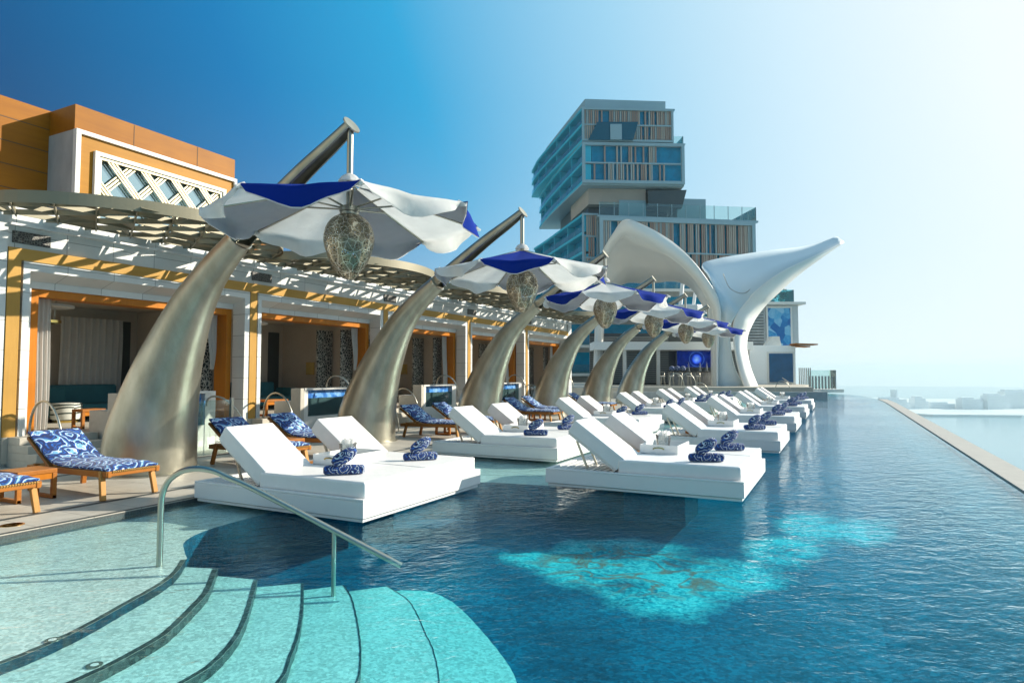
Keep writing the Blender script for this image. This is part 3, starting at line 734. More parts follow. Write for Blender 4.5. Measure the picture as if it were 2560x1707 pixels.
# ------------------------------------------------------------------ timber clad roof block with lattice window
t = thing('roof_pavilion', 'orange timber clad roof block with a white framed lattice window', 'rooftop block', (FXW, 7.56, 5.0))
Wd = 3.98
b = MB(); b.box(-.95, -.02, 0.004, Wd - .02, 1.85, 2.38); b.build('timber_crown', M['clad'], t)
b = MB()
for y in (1.25, 2.85): b.box(-.021, -.016, y, y + .012, 1.86, 2.37)
b.build('panel_joint', M['dark'], t)
b = MB(); b.box(-.95, -.06, 0, .05, 0, 1.85); b.build('stone_side', M['grey_stone'], t)
b = MB(); b.box(-.94, -.12, .05, Wd - .1, 0.0, 1.84); b.build('core', M['clad'], t)
b = MB(); b.box(-.06, .06, -.0, .1, 0, 1.86); b.box(-.06, .06, Wd - .08, Wd, 0, 1.86); b.box(-.06, .06, .1, Wd - .08, 1.77, 1.86); b.build('outer_frame', M['stone_white'], t, bevel=.006)
b = MB(); b.box(-.119, .0, .1, .38, 0, 1.77); b.box(-.119, .0, Wd - .34, Wd - .08, 0, 1.77); b.box(-.119, .0, .38, Wd - .34, 1.5, 1.77); b.build('honey_panel', M['gold'], t)
b = MB(); b.box(-.11, .08, .38, .47, .0, 1.5); b.box(-.11, .08, Wd - .43, Wd - .34, 0, 1.5); b.box(-.11, .08, .47, Wd - .43, 1.41, 1.5); b.build('window_frame', M['stone_white'], t, bevel=.005)
b = MB(); b.box(-.10, -.08, .47, Wd - .43, 0, 1.41); b.build('window_pane', plain('sky_glass', (.35, .5, .55), .04, .75, var=.02), t)
b = MB()
y0, y1, z0, z1 = .5, Wd - .46, .0, 1.39
def lat(dirn, off, dx, w):
    # straight slat clipped to the window opening
    pts = []
    for k in range(200):
        s = -4 + 8 * k / 199; y = off + s * .72; z = .70 + s * dirn
        if y0 <= y <= y1 and z0 <= z <= z1: pts.append((y, z))
    if len(pts) > 2: b.bar((dx, *pts[0]), (dx, *pts[-1]), w, .02, up=(1, 0, 0))
for k in range(-1, 6):
    c = .62 + k * .74
    for off in (-.085, 0, .085):
        lat(.78, c + off, -.0, .03 if off else .045); lat(-.78, c + off, .025, .03 if off else .045)
b.box(-.02, .05, .47, .53, 0, 1.41); b.box(-.02, .05, Wd - .49, Wd - .43, 0, 1.41); b.box(-.02, .05, .53, Wd - .49, 1.35, 1.41)
b.build('lattice_screen', plain('cream_metal', (.60, .52, .33), .4, .2), t)
t = thing('roof_wall', 'taller timber wall behind and left of the lattice window block', 'rooftop wall', (FXW - .955, 7.56, 5.0))
b = MB(); b.box(-3, 0, -9, 0.9, 0, 2.40); b.build('wall', M['clad'], t)
b = MB()
for z in (.55, 1.03, 1.5, 1.98): b.box(-.01, .003, -9, -.0, z, z + .014)
b.build('board_joint', M['dark'], t)
t = thing('roof_wall', 'low timber wall just beyond the lattice window block', 'rooftop wall', (FXW - .3, 11.56, 5.0))
b = MB(); b.box(-1.5, 0, .0, 1.6, 0, 1.72); b.build('wall', M['clad'], t)

# ================================================================== HORN UMBRELLAS AND LANTERNS
HXB, HY0, HP = -10.8, 7.45, 5.93
AX = smooth_path([(-.36, 0, .0), (-.26, 0, .69), (-.08, 0, 1.31), (.20, 0, 2.0), (.68, 0, 2.84), (1.17, 0, 3.41), (1.86, 0, 3.97), (3.16, 0, 4.85), (3.87, 0, 5.27), (4.27, 0, 5.52)], 6)
ARC = [0]
for i in range(1, len(AX)): ARC.append(ARC[-1] + (AX[i] - AX[i - 1]).length)
RK = [(0, .80), (.7, .74), (1.33, .65), (2.1, .52), (3.05, .375), (3.8, .275), (4.68, .205), (6.25, .155), (7.1, .125), (7.55, .10)]
def hrad(s):
    for (a, ra), (c, rc) in zip(RK, RK[1:]):
        if s <= c: return ra + (rc - ra) * (s - a) / (c - a)
    return RK[-1][1]
RAD = [hrad(s) for s in ARC]
CUT = next(i for i, s in enumerate(ARC) if s > 4.55)
def make_umbrella():
    t = thing('horn_umbrella', '', 'umbrella', (HXB, HY0, .04), 0, 'horn shaped umbrellas in a row on the deck')
    b = MB(); b.tube(AX[:CUT + 1], RAD[:CUT + 1], 40); b.build('horn_post', M['horn'], t, smooth=50)
    b = MB(); b.lathe([(.86, 0), (.86, .025), (.80, .03)], 48, c=(-.36, 0, 0)); b.build('base_plate', M['steel'], t, smooth=40)
    b = MB(); p = AX[CUT]; b.tube([AX[CUT] , AX[CUT] + (AX[CUT + 1] - AX[CUT]).normalized() * .05], RAD[CUT] + .012, 32); b.build('collar', M['steel'], t, smooth=40)
    # open channel shaped upper arm
    b = MB(); rows = []
    idx = list(range(CUT, len(AX)))
    for i in idx:
        tg = (AX[min(i + 1, len(AX) - 1)] - AX[max(i - 1, 0)]).normalized(); a = Vector((0, 1, 0)); up = tg.cross(a) * -1
        if up.z < 0: up = -up
        r = RAD[i] * .92
        rows.append([AX[i] + a * r * math.cos(R(g)) + up * r * math.sin(R(g)) for g in range(-40, 221, 13)])
    b.grid(rows); b.build('upper_arm', M['horn'], t, smooth=60, solid=.02)
    b = MB(); tip = AX[-1]; b.lathe([(.0, -.012), (.15, -.012), (.15, .012), (0, .012)], 20); 
    e = b.build('end_cap', M['horn'], t, smooth=40); e.location = tip + Vector((0, 0, .0)); e.rotation_euler = (0, R(55), 0)
    cx = 4.25
    b = MB(); b.tube([(cx, 0, 5.50), (cx, 0, 4.20)], .048, 14); b.build('hanging_pole', M['steel'], t, smooth=60)
    b = MB(); b.lathe([(.10, 0), (.15, .02), (.15, .09), (.08, .12)], 20, c=(cx, 0, 4.17)); b.build('hub', M['steel'], t, smooth=40)
    b = MB(); b.lathe([(.05, .09), (.12, .05), (.17, -.02), (.17, -.04), (.1, -.02)], 8, c=(cx, 0, 4.68)); b.build('crown_cap', M['white_fab'], t, smooth=30)
    apex, rimz, RR = 4.66, 4.12, 2.0
    g = random.Random(5)
    for k in range(8):
        a0 = k * 45 - 90; a1 = a0 + 45
        NU, NV = 12, 10
        def pt(u, v, off=0.):
            # u across the panel, v from crown to hem
            a = R(a0 + 45 * u); sag = math.sin(math.pi * u)
            ch = math.cos(R(22.5)) / math.cos(R(45 * u - 22.5))
            r = RR * (v if v < 1 else 1) * (1 - (1 - ch) * .9)
            z = apex + (rimz - apex) * (v ** .9) - .08 * sag * v * (1 - .5 * v) - .02
            if v > 1: z = apex + (rimz - apex) - .04 * sag - .02 - (v - 1) * .235 * max(0, sag) ** .5; r += .03 * (v - 1) * 3 * math.sin(9 * u + k)
            z += .016 * math.sin(11 * u + 5 * k) * sag * v
            return (cx + (r + off) * math.cos(a), (r + off) * math.sin(a), z + off * 1.2)
        vsn = [.08, .2, .35, .5, .65, .8, .92, 1.0, 1.3, 1.65, 2.0]
        b = MB()
        b.grid([[pt(u / NU, v) for u in range(NU + 1)] for v in vsn], 0)
        b.grid([[pt(u / NU, v, -.012) for u in range(NU + 1)] for v in vsn], 1)
        blue = k % 2 == 0
        b.build('canopy_panel', [M['blue_fab'] if blue else M['white_fab'], M['white_fab']], t, smooth=180, label='blue outer canopy panel' if blue else 'white canopy panel')
    for k in range(8):
        a = R(k * 45 - 90); c, s = math.cos(a), math.sin(a)
        b = MB(); b.tube([(cx + .1 * c, .1 * s, apex - .06), (cx + 1.0 * c, 1.0 * s, apex - .33), (cx + 1.97 * c, 1.97 * s, rimz - .045)], .018, 6)
        rb = b.build('rib', M['steel'], t, smooth=60)
        b = MB(); b.tube([(cx + .09 * c, .09 * s, 4.24), (cx + .85 * c, .85 * s, apex - .30)], .014, 6); b.build('strut', M['steel'], rb, smooth=60)
        b = MB(); b.tube([(cx + 1.93 * c, 1.93 * s, rimz - .03), (cx + 2.05 * c, 2.05 * s, rimz - .07)], [.05, .02], 6); b.build('tip_pocket', M['white_fab'], t)
    return t
um = make_umbrella()
UMB = [um] + [dup(um) for _ in range(5)]
um_lab = ['largest horn umbrella with a blue panel facing the viewpoint, behind the nearest double daybed', 'second horn umbrella from the viewpoint, between the second and third cabanas',
          'third horn umbrella from the viewpoint with a blue panel at its near side', 'fourth horn umbrella, its post rising behind the third daybed by the deck',
          'fifth horn umbrella, second to last before the shell pavilion', 'smallest and last horn umbrella in front of the shell pavilion legs']
for i, o in enumerate(UMB):
    o.location.y = HY0 + HP * i; o['label'] = um_lab[i]
    if i >= 2:      # these canopies hang turned by one panel on their pole
        T1 = Matrix.Translation((4.25, 0, 0)); RZ = Matrix.Rotation(R([0, 0, -45, -45, -38, -50][i]), 4, 'Z')
        for ch in o.children:
            if ch.name.split('.')[0] in ('canopy_panel', 'rib', 'tip_pocket'): ch.matrix_local = T1 @ RZ @ T1.inverted() @ ch.matrix_local
def make_lantern():
    t = thing('egg_lantern', '', 'lantern', (HXB + 4.25, HY0, 3.20), 0, 'filigree egg lanterns under the umbrellas')
    pr_ = [(.02, 0), (.10, .03), (.20, .14), (.29, .30), (.355, .48), (.375, .62), (.345, .78), (.27, .90), (.18, .965), (.13, .985)]
    P = smooth_path([(r, 0, z) for r, z in pr_], 4)
    b = MB(); b.lathe([(p.x, p.z) for p in P], 40)
    b.f = [f for f in b.f if len(f) == 4]; b.m = b.m[:len(b.f)]
    b.build('shade', M['filigree'], t, smooth=180)
    b = MB(); b.lathe([(.13, .97), (.14, .99), (.14, 1.02), (.12, 1.04)], 24); b.build('collar', M['steel'], t, smooth=40)
    b = MB(); b.tube([(0, 0, 1.04), (0, 0, .62)], .02, 8); b.lathe([(.04, .5), (.06, .56), (.04, .64)], 12); b.build('lamp_holder', M['steel'], t, smooth=60)
    return t
la = make_lantern()
for i in range(6):
    o = la if i == 0 else dup(la); o.location.y = HY0 + HP * i
    o['label'] = '%s egg shaped filigree lantern hanging under the %s horn umbrella' % (['largest', 'second largest', 'third largest', 'mid sized', 'second smallest', 'smallest'][i], ['nearest', 'second', 'third', 'fourth', 'fifth', 'last'][i])

# ================================================================== DAYBEDS
def cushion_box(mb, L, Wd, H, r=.05, nx=14, ny=8, crown=.012):
    """soft edged slab, origin at its lower front left corner"""
    def prof(t, n): return t / n
    us = [0, .02, .05] + [.05 + .9 * k / (nx - 1) for k in range(1, nx - 1)] + [.95, .98, 1]
    vs_ = [0, .02, .06] + [.06 + .88 * k / (ny - 1) for k in range(1, ny - 1)] + [.94, .98, 1]
    top = [[(u * L, v * Wd, H + crown * math.sin(math.pi * u) * math.sin(math.pi * v)) for v in vs_] for u in us]
    mb.grid(top)
    bot = [[(u * L, v * Wd, 0) for v in vs_] for u in us]; mb.grid(bot)
    for e in (0, -1):
        mb.grid([top[e], bot[e]]); mb.grid([[r_[e] for r_ in top], [r_[e] for r_ in bot]])
BL, BW = 3.0, 2.8
def make_daybed():
    t = thing('daybed', '', 'daybed', (0, 0, 0))
    b = MB(); b.box(1.0, BL - 1.0, .9, BW - .9, -.85, .03); b.build('plinth', M['deep'], t)
    b = MB(); b.box(0.03, BL - .03, .03, BW - .03, .022, .06); b.build('lower_rim', M['whitebase'], t, bevel=.006)
    b = MB(); b.box(0, BL, 0, BW, .07, .27); b.box(.0, .09, 0, BW, .27, .30); b.box(.09, BL, 0, .07, .27, .30); b.box(.09, BL, BW - .07, BW, .27, .30); b.box(BL - .06, BL, .07, BW - .07, .27, .3)
    b.build('base', M['whitebase'], t, bevel=.008)
    b = MB(); b.box(BL, BL + .001, BW / 2 - .003, BW / 2 + .003, .08, .30); b.build('base_seam', M['grey_stone'], t)
    b = MB(); cushion_box(b, 1.78, BW - .16, .215); o = b.build('mattress', M['white'], t, bevel=.03, seg=3, smooth=40); o.location = (1.17, .08, .275)
    bmesh_weld(o)
    q = MB()
    for z in (.02, .20): q.tube([(.012, .012, z), (1.768, .012, z), (1.768, BW - .172, z), (.012, BW - .172, z), (.012, .012, z)], .006, 6)
    for y in (BW / 2 - .08,): q.tube([(.03, y, .2255), (.4, y, .2275), (.9, y, .229), (1.4, y, .2275), (1.75, y, .222), (1.783, y, .19), (1.783, y, .02)], .004, 5)
    q.build('piping', M['whitebase'], o)
    b = MB()
    for k in range(9): b.box(.12 + .11 * k, .19 + .11 * k, .08, BW - .08, .271, .29)
    b.build('slat_bed', M['whitebase'], t)
    for y in (.10, 1.86):
        b = MB(); cushion_box(b, .98, .84, .225); o = b.build('backrest', M['white'], t, bevel=.03, seg=3, smooth=40)
        bmesh_weld(o)
        # hinged at its foot, leaning back towards the head end
        o.matrix_local = Matrix.Translation((1.14, y, .315)) @ Matrix(((-.815, 0, .579, 0), (0, 1, 0, 0), (.579, 0, .815, 0), (0, 0, 0, 1)))
        q = MB()
        for z in (.02, .21): q.tube([(.012, .012, z), (.968, .012, z), (.968, .828, z), (.012, .828, z), (.012, .012, z)], .006, 6)
        q.build('piping', M['whitebase'], o)
        q = MB(); q.box(.02, .96, .03, .81, -.035, -.004); q.build('back_board', M['whitebase'], o)
        for yy in (.2, .64):
            q = MB(); q.bar((.6, y + yy, .29), (.42, y + yy, .72), .03, .03); q.build('prop_leg', M['steel'], t)
    b = MB(); b.box(.70, 1.16, 1.02, 1.78, .27, .44); b.build('centre_shelf', M['teak'], t, bevel=.008)
    return t
def bmesh_weld(o):
    bm = bmesh.new(); bm.from_mesh(o.data); bmesh.ops.remove_doubles(bm, verts=bm.verts, dist=.0005); bmesh.ops.recalc_face_normals(bm, faces=bm.faces); bm.to_mesh(o.data); bm.free()
    o.data.polygons.foreach_set('use_smooth', [True] * len(o.data.polygons)); o.data.set_sharp_from_angle(angle=R(40))
def make_tray():
    t = thing('serving_tray', '', 'tray', (0, 0, 0))
    b = MB(); b.box(0, .62, 0, .86, 0, .02); b.box(0, .62, 0, .02, .02, .14); b.box(0, .62, .84, .86, .02, .14); b.box(0, .02, .02, .84, .02, .14); b.box(.60, .62, .02, .84, .02, .14)
    b.build('tray_body', M['whitebase'], t, bevel=.004)
    for y in (-.004, .864):
        b = MB(); b.tube([(.22, y, .075), (.25, y, .093), (.31, y, .10), (.37, y, .093), (.40, y, .075)], .011, 6); b.build('handle', M['brass'], t, smooth=60)
    return t
def make_bucket():
    t = thing('ice_bucket', '', 'ice bucket', (0, 0, 0))
    b = MB(); b.lathe([(.085, 0), (.10, .02), (.125, .22), (.135, .25), (.125, .25), (.115, .22), (.09, .03), (.0, .025)], 24); b.build('bucket', M['acryl'], t, smooth=50)
    b = MB()
    for k in range(5):
        a = k * 1.3; b.grid([[(.06 * math.cos(a) + .05 * math.cos(a + j), .06 * math.sin(a) + .05 * math.sin(a + j), .16 + .05 * i + .02 * math.sin(3 * j + k)) for j in range(4)] for i in range(4)])
    b.build('napkin', M['white_fab'], t, smooth=180)
    return t
def make_towels():
    t = thing('rolled_towels', '', 'rolled towels', (0, 0, 0))
    b = MB(); rr_ = random.Random(2)
    def roll(mb, p, q, r, tw):
        p, q = Vector(p), Vector(q); pts = [p.lerp(q, k / 10) for k in range(11)]
        n = 20; d = (q - p).normalized(); a = d.cross(Vector((0, 0, 1)))
        if a.length < .1: a = d.cross(Vector((1, 0, 0)))
        a.normalize(); c = a.cross(d); rows = []
        for i, pp in enumerate(pts):
            e = 1 - (.16 if tw == 0 else .38) * (abs(i - 5) / 5) ** 3
            rows.append([pp + (a * math.cos(x) * 1.06 + c * math.sin(x) * .94) * r * e * (1 + .05 * math.sin(3 * x + tw + .5 * i) + .03 * math.sin(7 * x + i)) for x in [2 * math.pi * k / n for k in range(n + 1)]])
        mb.grid(rows)
        for i, row in ((0, rows[0]), (-1, rows[-1])):       # spiral end
            mb.grid([row, [pts[i] + (v - pts[i]) * .6 - d * (.02 if i == 0 else -.02) for v in row], [pts[i] + (v - pts[i]) * .02 for v in row]])
    roll(b, (-.25, -.07, .075), (.25, .07, .075), .08, 0); b.build('lying_roll', M['printd'], t, smooth=60)
    b = MB(); roll(b, (-.13, -.05, .17), (.13, .06, .36), .10, 2); b.build('propped_roll', M['printd'], t, smooth=60)
    return t
bed0, tray0, buck0, tow0 = make_daybed(), make_tray(), make_bucket(), make_towels()
RB = [9.45, 15.5, 21.3, 27.6, 34.2]; LB = [6.08, 11.97, 17.95, 23.95, 29.9, 36.0]
first = True
def C_(o): return o if first else dup(o)
SEQ = [(-8.08, y, 'deck side', i) for i, y in enumerate(LB)] + [(-4.22, y, 'open water side', i) for i, y in enumerate(RB)]
for x, y, row, i in SEQ:
    rowt = 'the deck side row' if row == 'deck side' else 'the open water row'
    o = C_(bed0); o.location = (x, y, 0)
    tag(o, 'white double daybed, %s from the viewpoint in %s' % (ORD[i], rowt), 'daybed', 'white double daybeds standing in the pool')
    o = C_(tray0); o.location = (x + 1.26, y + .97, .50)
    tag(o, 'white serving tray on the %s daybed of %s' % (ORD[i], rowt), 'tray', 'serving trays on the daybeds')
    o = C_(buck0); o.location = (x + 1.55, y + 1.38, .523); o.rotation_euler = (0, 0, i)
    tag(o, 'clear ice bucket with napkin on the %s daybed of %s' % (ORD[i], rowt), 'ice bucket', 'ice buckets on the daybed trays')
    for k in (0, 1):
        o = tow0 if first and k == 0 else dup(tow0)
        o.location = (x + (2.33 if row == 'deck side' else 2.42) + .1 * k, y + (.42, 1.98)[k], .492); o.rotation_euler = (0, 0, R((15, 22)[k] + rnd.uniform(-12, 12)))
        o.scale = (.92, .92, .88)
        tag(o, 'blue rolled towels on the %s half of the %s daybed in %s' % (('near', 'far')[k], ORD[i], rowt), 'rolled towels', 'rolled towels on the daybeds')
    first = False

# ================================================================== TEAK LOUNGERS ON THE DECK
def make_lounger():
    t = thing('teak_lounger', '', 'sun lounger', (0, 0, 0))
    b = MB(); Lg = 2.05; w = .70
    for s in (-1, 1): b.bar((.02, s * w / 2, .33), (Lg, s * w / 2, .36), .05, .085)
    b.bar((Lg - .04, -w / 2 - .04, .365), (Lg - .04, w / 2 + .04, .365), .06, .07)
    b.build('frame', M['teak'], t, bevel=.008)
    b = MB()
    for k in range(22): b.bar((Lg - .055 - .0, -w / 2 + .03 + .03 * k, .33), (Lg - .0, -w / 2 + .055 + .03 * k, .40), .018, .018)
    for k in range(12): b.bar((.1 + k * .15, -w / 2, .37), (.1 + k * .15, w / 2, .37), .05, .02)
    b.build('woven_rope', M['rope'], t)
    for x, s in ((Lg - .18, -1), (Lg - .18, 1), (.25, -1), (.25, 1)):
        b = MB(); d = .09 if x > 1 else -.1
        b.bar((x, s * (w / 2 + .005), .40), (x + d, s * (w / 2 + .03), 0), .055, .07, up=(0, 1, 0)); b.build('leg', M['teaky'] if x > 1 else M['teak'], t, bevel=.006)
    b = MB()
    for s in (-1, 1): b.bar((.62, s * w / 2, .37), (.0, s * w / 2, .78), .045, .06, up=(0, 1, 0))
    for k in range(6): b.bar((.56 - .1 * k, -w / 2, .42 + .066 * k), (.56 - .1 * k, w / 2, .42 + .066 * k), .03, .02)
    b.build('back_frame', M['teak'], t, bevel=.006)
    # soft bent cushion: one slab running up the back
    path = smooth_path([(Lg - .03, 0, .42), (1.6, 0, .42), (1.1, 0, .415), (.78, 0, .43), (.55, 0, .50), (.25, 0, .70), (.0, 0, .86)], 5)
    rows_t = []; rows_b = []
    for i, p in enumerate(path):
        tg = (path[min(i + 1, len(path) - 1)] - path[max(i - 1, 0)]).normalized(); nn = Vector((tg.z, 0, -tg.x)); nn = nn if nn.z > 0 else -nn
        rt = []; rb = []
        for j in range(11):
            v = -1 + .2 * j; e = (1 - abs(v) ** 6) * (1 - abs(2 * i / (len(path) - 1) - 1) ** 14)
            bump_ = .008 * math.sin(9 * v + i * .9) + .008 * math.sin(i * 1.3)
            rt.append(p + Vector((0, v * (w / 2 + .02), 0)) + nn * (.015 + (.05 + bump_) * e)); rb.append(p + Vector((0, v * (w / 2 + .02), 0)) - nn * .012)
        rows_t.append(rt); rows_b.append(rb)
    b = MB(); b.grid(rows_t); b.grid(rows_b)
    b.grid([rows_t[0], rows_b[0]]); b.grid([rows_t[-1], rows_b[-1]])
    for e in (0, -1): b.grid([[r_[e] for r_ in rows_t], [r_[e] for r_ in rows_b]])
    o = b.build('cushion', M['print'], t, smooth=60); bmesh_weld(o)
    return t
lo = make_lounger()
lg = [(4.23, 'teak lounger cut by the picture edge in front of the nearest teak table'), (5.81, 'teak lounger with blue print cushion between the nearest table and the nearest horn'),
      (8.95, 'teak lounger mostly hidden behind the raised backrest of the nearest daybed'), (10.55, 'teak lounger seen between the two backrests of the nearest daybed'),
      (15.0, 'teak lounger just beyond the second horn, nearer of its pair'), (16.6, 'teak lounger just beyond the second horn, farther of its pair'),
      (21.2, 'teak lounger just beyond the third horn, nearer of its pair'), (22.8, 'teak lounger just beyond the third horn, farther of its pair'), (27.4, 'teak lounger beyond the fourth horn')]
for i, (y, l) in enumerate(lg):
    o = lo if i == 0 else dup(lo)
    o.location = (-11.05 + (0, 0, .05, -.15, .1, .05, .1, 0, .1)[i], y, .044); o.rotation_euler = (0, 0, R((0, 0, -4, 3, -2, 4, -3, 3, 0)[i]))
    tag(o, l, 'sun lounger', 'teak sun loungers on the deck')
for y, l in ((5.02, 'teak side table between the two nearest teak loungers'), (9.75, 'teak side table beside the loungers behind the nearest daybed'), (15.8, 'teak side table between the loungers beyond the second horn'), (22.0, 'teak side table between the loungers beyond the third horn')):
    side_table((-10.15, y, .044), l, 'teak side tables on the deck', 0, None, .5, .5, .42)
# round marker set in the paving
t = thing('depth_marker', 'small round no diving mark set in the paving at the picture edge', 'floor marker', (-8.62, 4.12, .0415))
b = MB(); b.lathe([(.12, 0), (.12, .003), (.10, .003), (.10, 0)], 28); b.bar((-.075, -.075, .002), (.075, .075, .002), .018, .003); b.bar((-.02, -.06, .002), (.04, .05, .002), .012, .003); b.build('mark', M['brass'], t)

# ================================================================== FOREGROUND HANDRAIL
a0 = Vector((-5.97, 4.13, 0)); ud = Vector((.888, .4595, 0))
pth = [(0, -.1), (0, .2), (0, .45), (.005, .58), (.035, .69), (.09, .77), (.19, .835), (.30, .862), (.42, .86), (.54, .83), (.66, .775), (.93, .655), (1.69, .265), (2.20, .004), (2.36, -.078)]
P3 = [a0 + ud * s + Vector((0, 0, z)) for s, z in pth]
t = thing('pool_handrail', 'bent steel handrail leading down the curved pool steps', 'handrail', (a0.x, a0.y, -.1))
b = MB(); b.tube([p - Vector((a0.x, a0.y, -.1)) for p in smooth_path(P3, 5)], .029, 16); b.build('rail', M['steel'], t, smooth=60)
b = MB(); p = a0 + ud * 1.70 - Vector((a0.x, a0.y, 0)); b.tube([(p.x, p.y, .35), (p.x, p.y, -.45)], .022, 14); b.build('support_post', M['steel'], t, smooth=60)
b = MB(); b.lathe([(.055, 0), (.055, .012), (.03, .02)], 20); b.build('floor_plate', M['steel'], t, smooth=40)
# step lights in the nosings
for (x, y), l in (((-4.99, 2.66), 'round underwater step light in the upper dark nosing'), ((-4.49, 2.66), 'round underwater step light in the second dark nosing')):
    k_ = 0 if y == 2.66 and x < -4.7 else 1
    t = thing('step_light', l, 'pool light', (x, y, zt(k_) + .004), 0, 'underwater step lights')
    b = MB(); b.lathe([(.0, 0), (.026, 0), (.026, .006), (0, .007)], 20); b.build('lens', M['stone_white'], t, smooth=40)
    b = MB(); b.lathe([(.030, 0), (.05, 0), (.05, .005), (.030, .006)], 24); b.f = b.f[:-2] if len(b.f[-1]) > 4 else b.f; b.m = b.m[:len(b.f)]; b.build('ring', M['steel'], t, smooth=40)

# ================================================================== SHELL PAVILION
def loft(rows): 
    P = [smooth_path(r_, 5) for r_ in rows]; return P
Fr = [(7.04, 6.0, .9), (7.19, 5.5, 5.81), (7.03, 4.5, 9.17), (6.95, 3.0, 10.64), (7.22, 1.5, 11.52), (7.75, -1.0, 12.51), (8.37, -3.0, 13.1), (10.03, -3.0, 12.54), (12.0, -2.5, 11.52), (13.53, -2.0, 10.29), (14.61, -1.51, 9.13), (15.6, -1.0, 7.85), (16.09, -0.5, 6.54), (16.08, 0, 4.72), (15.94, 0, 2.77), (15.9, 0, .6)]
F2 = [(7.5, 6.3, .9), (7.58, 5.8, 5.83), (7.42, 5.0, 9.24), (7.34, 3.6, 10.53), (7.7, 2.0, 11.2), (8.16, -0.5, 11.95), (8.7, -2.3, 12.1), (10.62, -2.3, 11.3), (11.83, -2.0, 10.6), (13.04, -1.49, 9.8), (14.08, -1.0, 8.9), (15.08, -0.5, 7.6), (15.76, 0, 6.4), (15.98, .5, 4.75), (15.95, .5, 2.78), (15.92, .5, .6)]
Bk = [(8.06, 8.0, .9), (8.25, 8.01, 5.99), (8.97, 10.0, 8.97), (9.73, 11.0, 9.87), (10.82, 12.5, 10.5), (11.66, 13.0, 10.75), (13.39, 13.0, 10.63), (14.38, 13.0, 10.75), (15.63, 13.0, 10.88), (16.61, 12.5, 10.62), (17.27, 11.0, 9.69), (16.91, 7.0, 7.93), (16.53, 4.0, 6.55), (16.26, 2.5, 4.87), (16.11, 2.0, 2.8), (16.09, 2.0, .6)]
Ar = [(16.07, 0.5, 0.6), (16.11, 0.5, 2.78), (16.25, 0.5, 4.75), (16.34, 0.31, 6.62), (16.11, 0.3, 7.81), (15.82, 1.5, 9.68), (15.77, 3.0, 10.8), (17.09, 3.2, 11.26), (18.6, 3.0, 11.51), (21.33, 1.99, 11.77), (23.35, 0.8, 11.84), (25.3, -0.4, 12.36)]
Bc = [(18.23, 0.2, 0.6), (17.39, 0.01, 1.98), (16.97, -0.2, 3.25), (16.77, -0.4, 4.41), (16.75, -0.7, 5.46), (17.07, -1.0, 6.2), (17.41, -1.0, 6.69), (17.93, -1.2, 7.34), (18.4, -1.5, 7.98), (20.13, -2.0, 9.33), (22.52, -2.0, 10.48), (25.43, -1.0, 11.85)]
Br = [(17.9, -0.4, 0.6), (17.43, -0.6, 1.98), (17.14, -0.71, 3.23), (17.02, -0.7, 4.39), (16.97, -0.8, 5.45), (17.13, -1.02, 6.2), (17.41, -1.04, 6.69), (17.93, -1.24, 7.34), (18.4, -1.54, 7.98), (20.13, -2.04, 9.33), (22.52, -2.04, 10.48), (25.43, -1.04, 11.85)]
Cc = [(19.31, 0.6, 0.6), (18.73, 0.6, 2.09), (18.48, 0.61, 3.27), (18.37, 0.5, 3.86), (18.48, 0.5, 4.75), (18.8, 0.5, 5.54), (19.12, 0.3, 6.22), (19.72, 0, 7.08), (20.42, 0, 7.77), (22.19, -0.5, 9.47), (23.95, -0.7, 10.79), (25.48, -0.7, 11.85)]
SO = 16.5
t = thing('shell_pavilion', 'white shell shaped pavilion with pointed hood and swept wing at the pool end', 'pavilion', far(SO, 50, 0), YAW)
def sh(l): return [(x - SO, y, z) for x, y, z in l]
def blend(A, B, f, lift=0, side=0): return [(a[0] + (b[0] - a[0]) * f + side, a[1] + (b[1] - a[1]) * f, a[2] + (b[2] - a[2]) * f + lift * min(1, max(0, (a[2] - 2) / 6))) for a, b in zip(A, B)]
b = MB(); b.grid(loft([sh(F2), sh(blend(F2, Bk, .35, .75)), sh(blend(F2, Bk, .7, .7)), sh(Bk)])); b.build('hood_vault', M['shell'], t, smooth=60, solid=.14)
b = MB(); b.grid(loft([sh(Fr), sh(F2)])); b.build('hood_rim', M['shell'], t, smooth=60, solid=.14)
b = MB(); b.grid(loft([sh(blend(Fr, Bk, .0, .03)), sh(blend(Fr, Bk, .35, .75)), sh(blend(Fr, Bk, .7, .75)), sh(blend(Fr, Bk, 1.0, .2))])); b.build('hood_roof', M['shell'], t, smooth=60)
b = MB(); b.grid(loft([sh(Ar), sh(blend(Ar, Bc, .33, 0)), sh(blend(Ar, Bc, .67, 0)), sh(Bc)])); b.build('wing', plain('blue_grey_membrane', (.62, .72, .76), .45, var=.04, scale=.3), t, smooth=60, solid=.16)
b = MB(); b.grid(loft([sh(Br), sh(Cc)])); b.build('wing_rim', M['shell'], t, smooth=60, solid=.16)
up = slice(4, None)
b = MB(); b.grid(loft([sh(Cc[up]), sh(blend(Cc, Ar, .5, 0))[4:], sh(Ar[up])])); b.build('wing_underside', M['shell'], t, smooth=60)
b = MB(); b.tube(smooth_path(sh([(16.6, .3, 9.6), (16.9, -.3, 8.4), (17.6, -1.0, 7.9), (18.3, -1.0, 8.3), (19.2, -.4, 9.5), (20.2, 1.6, 11.2)]), 5), .035, 6); b.build('membrane_seam', M['grey_stone'], t)

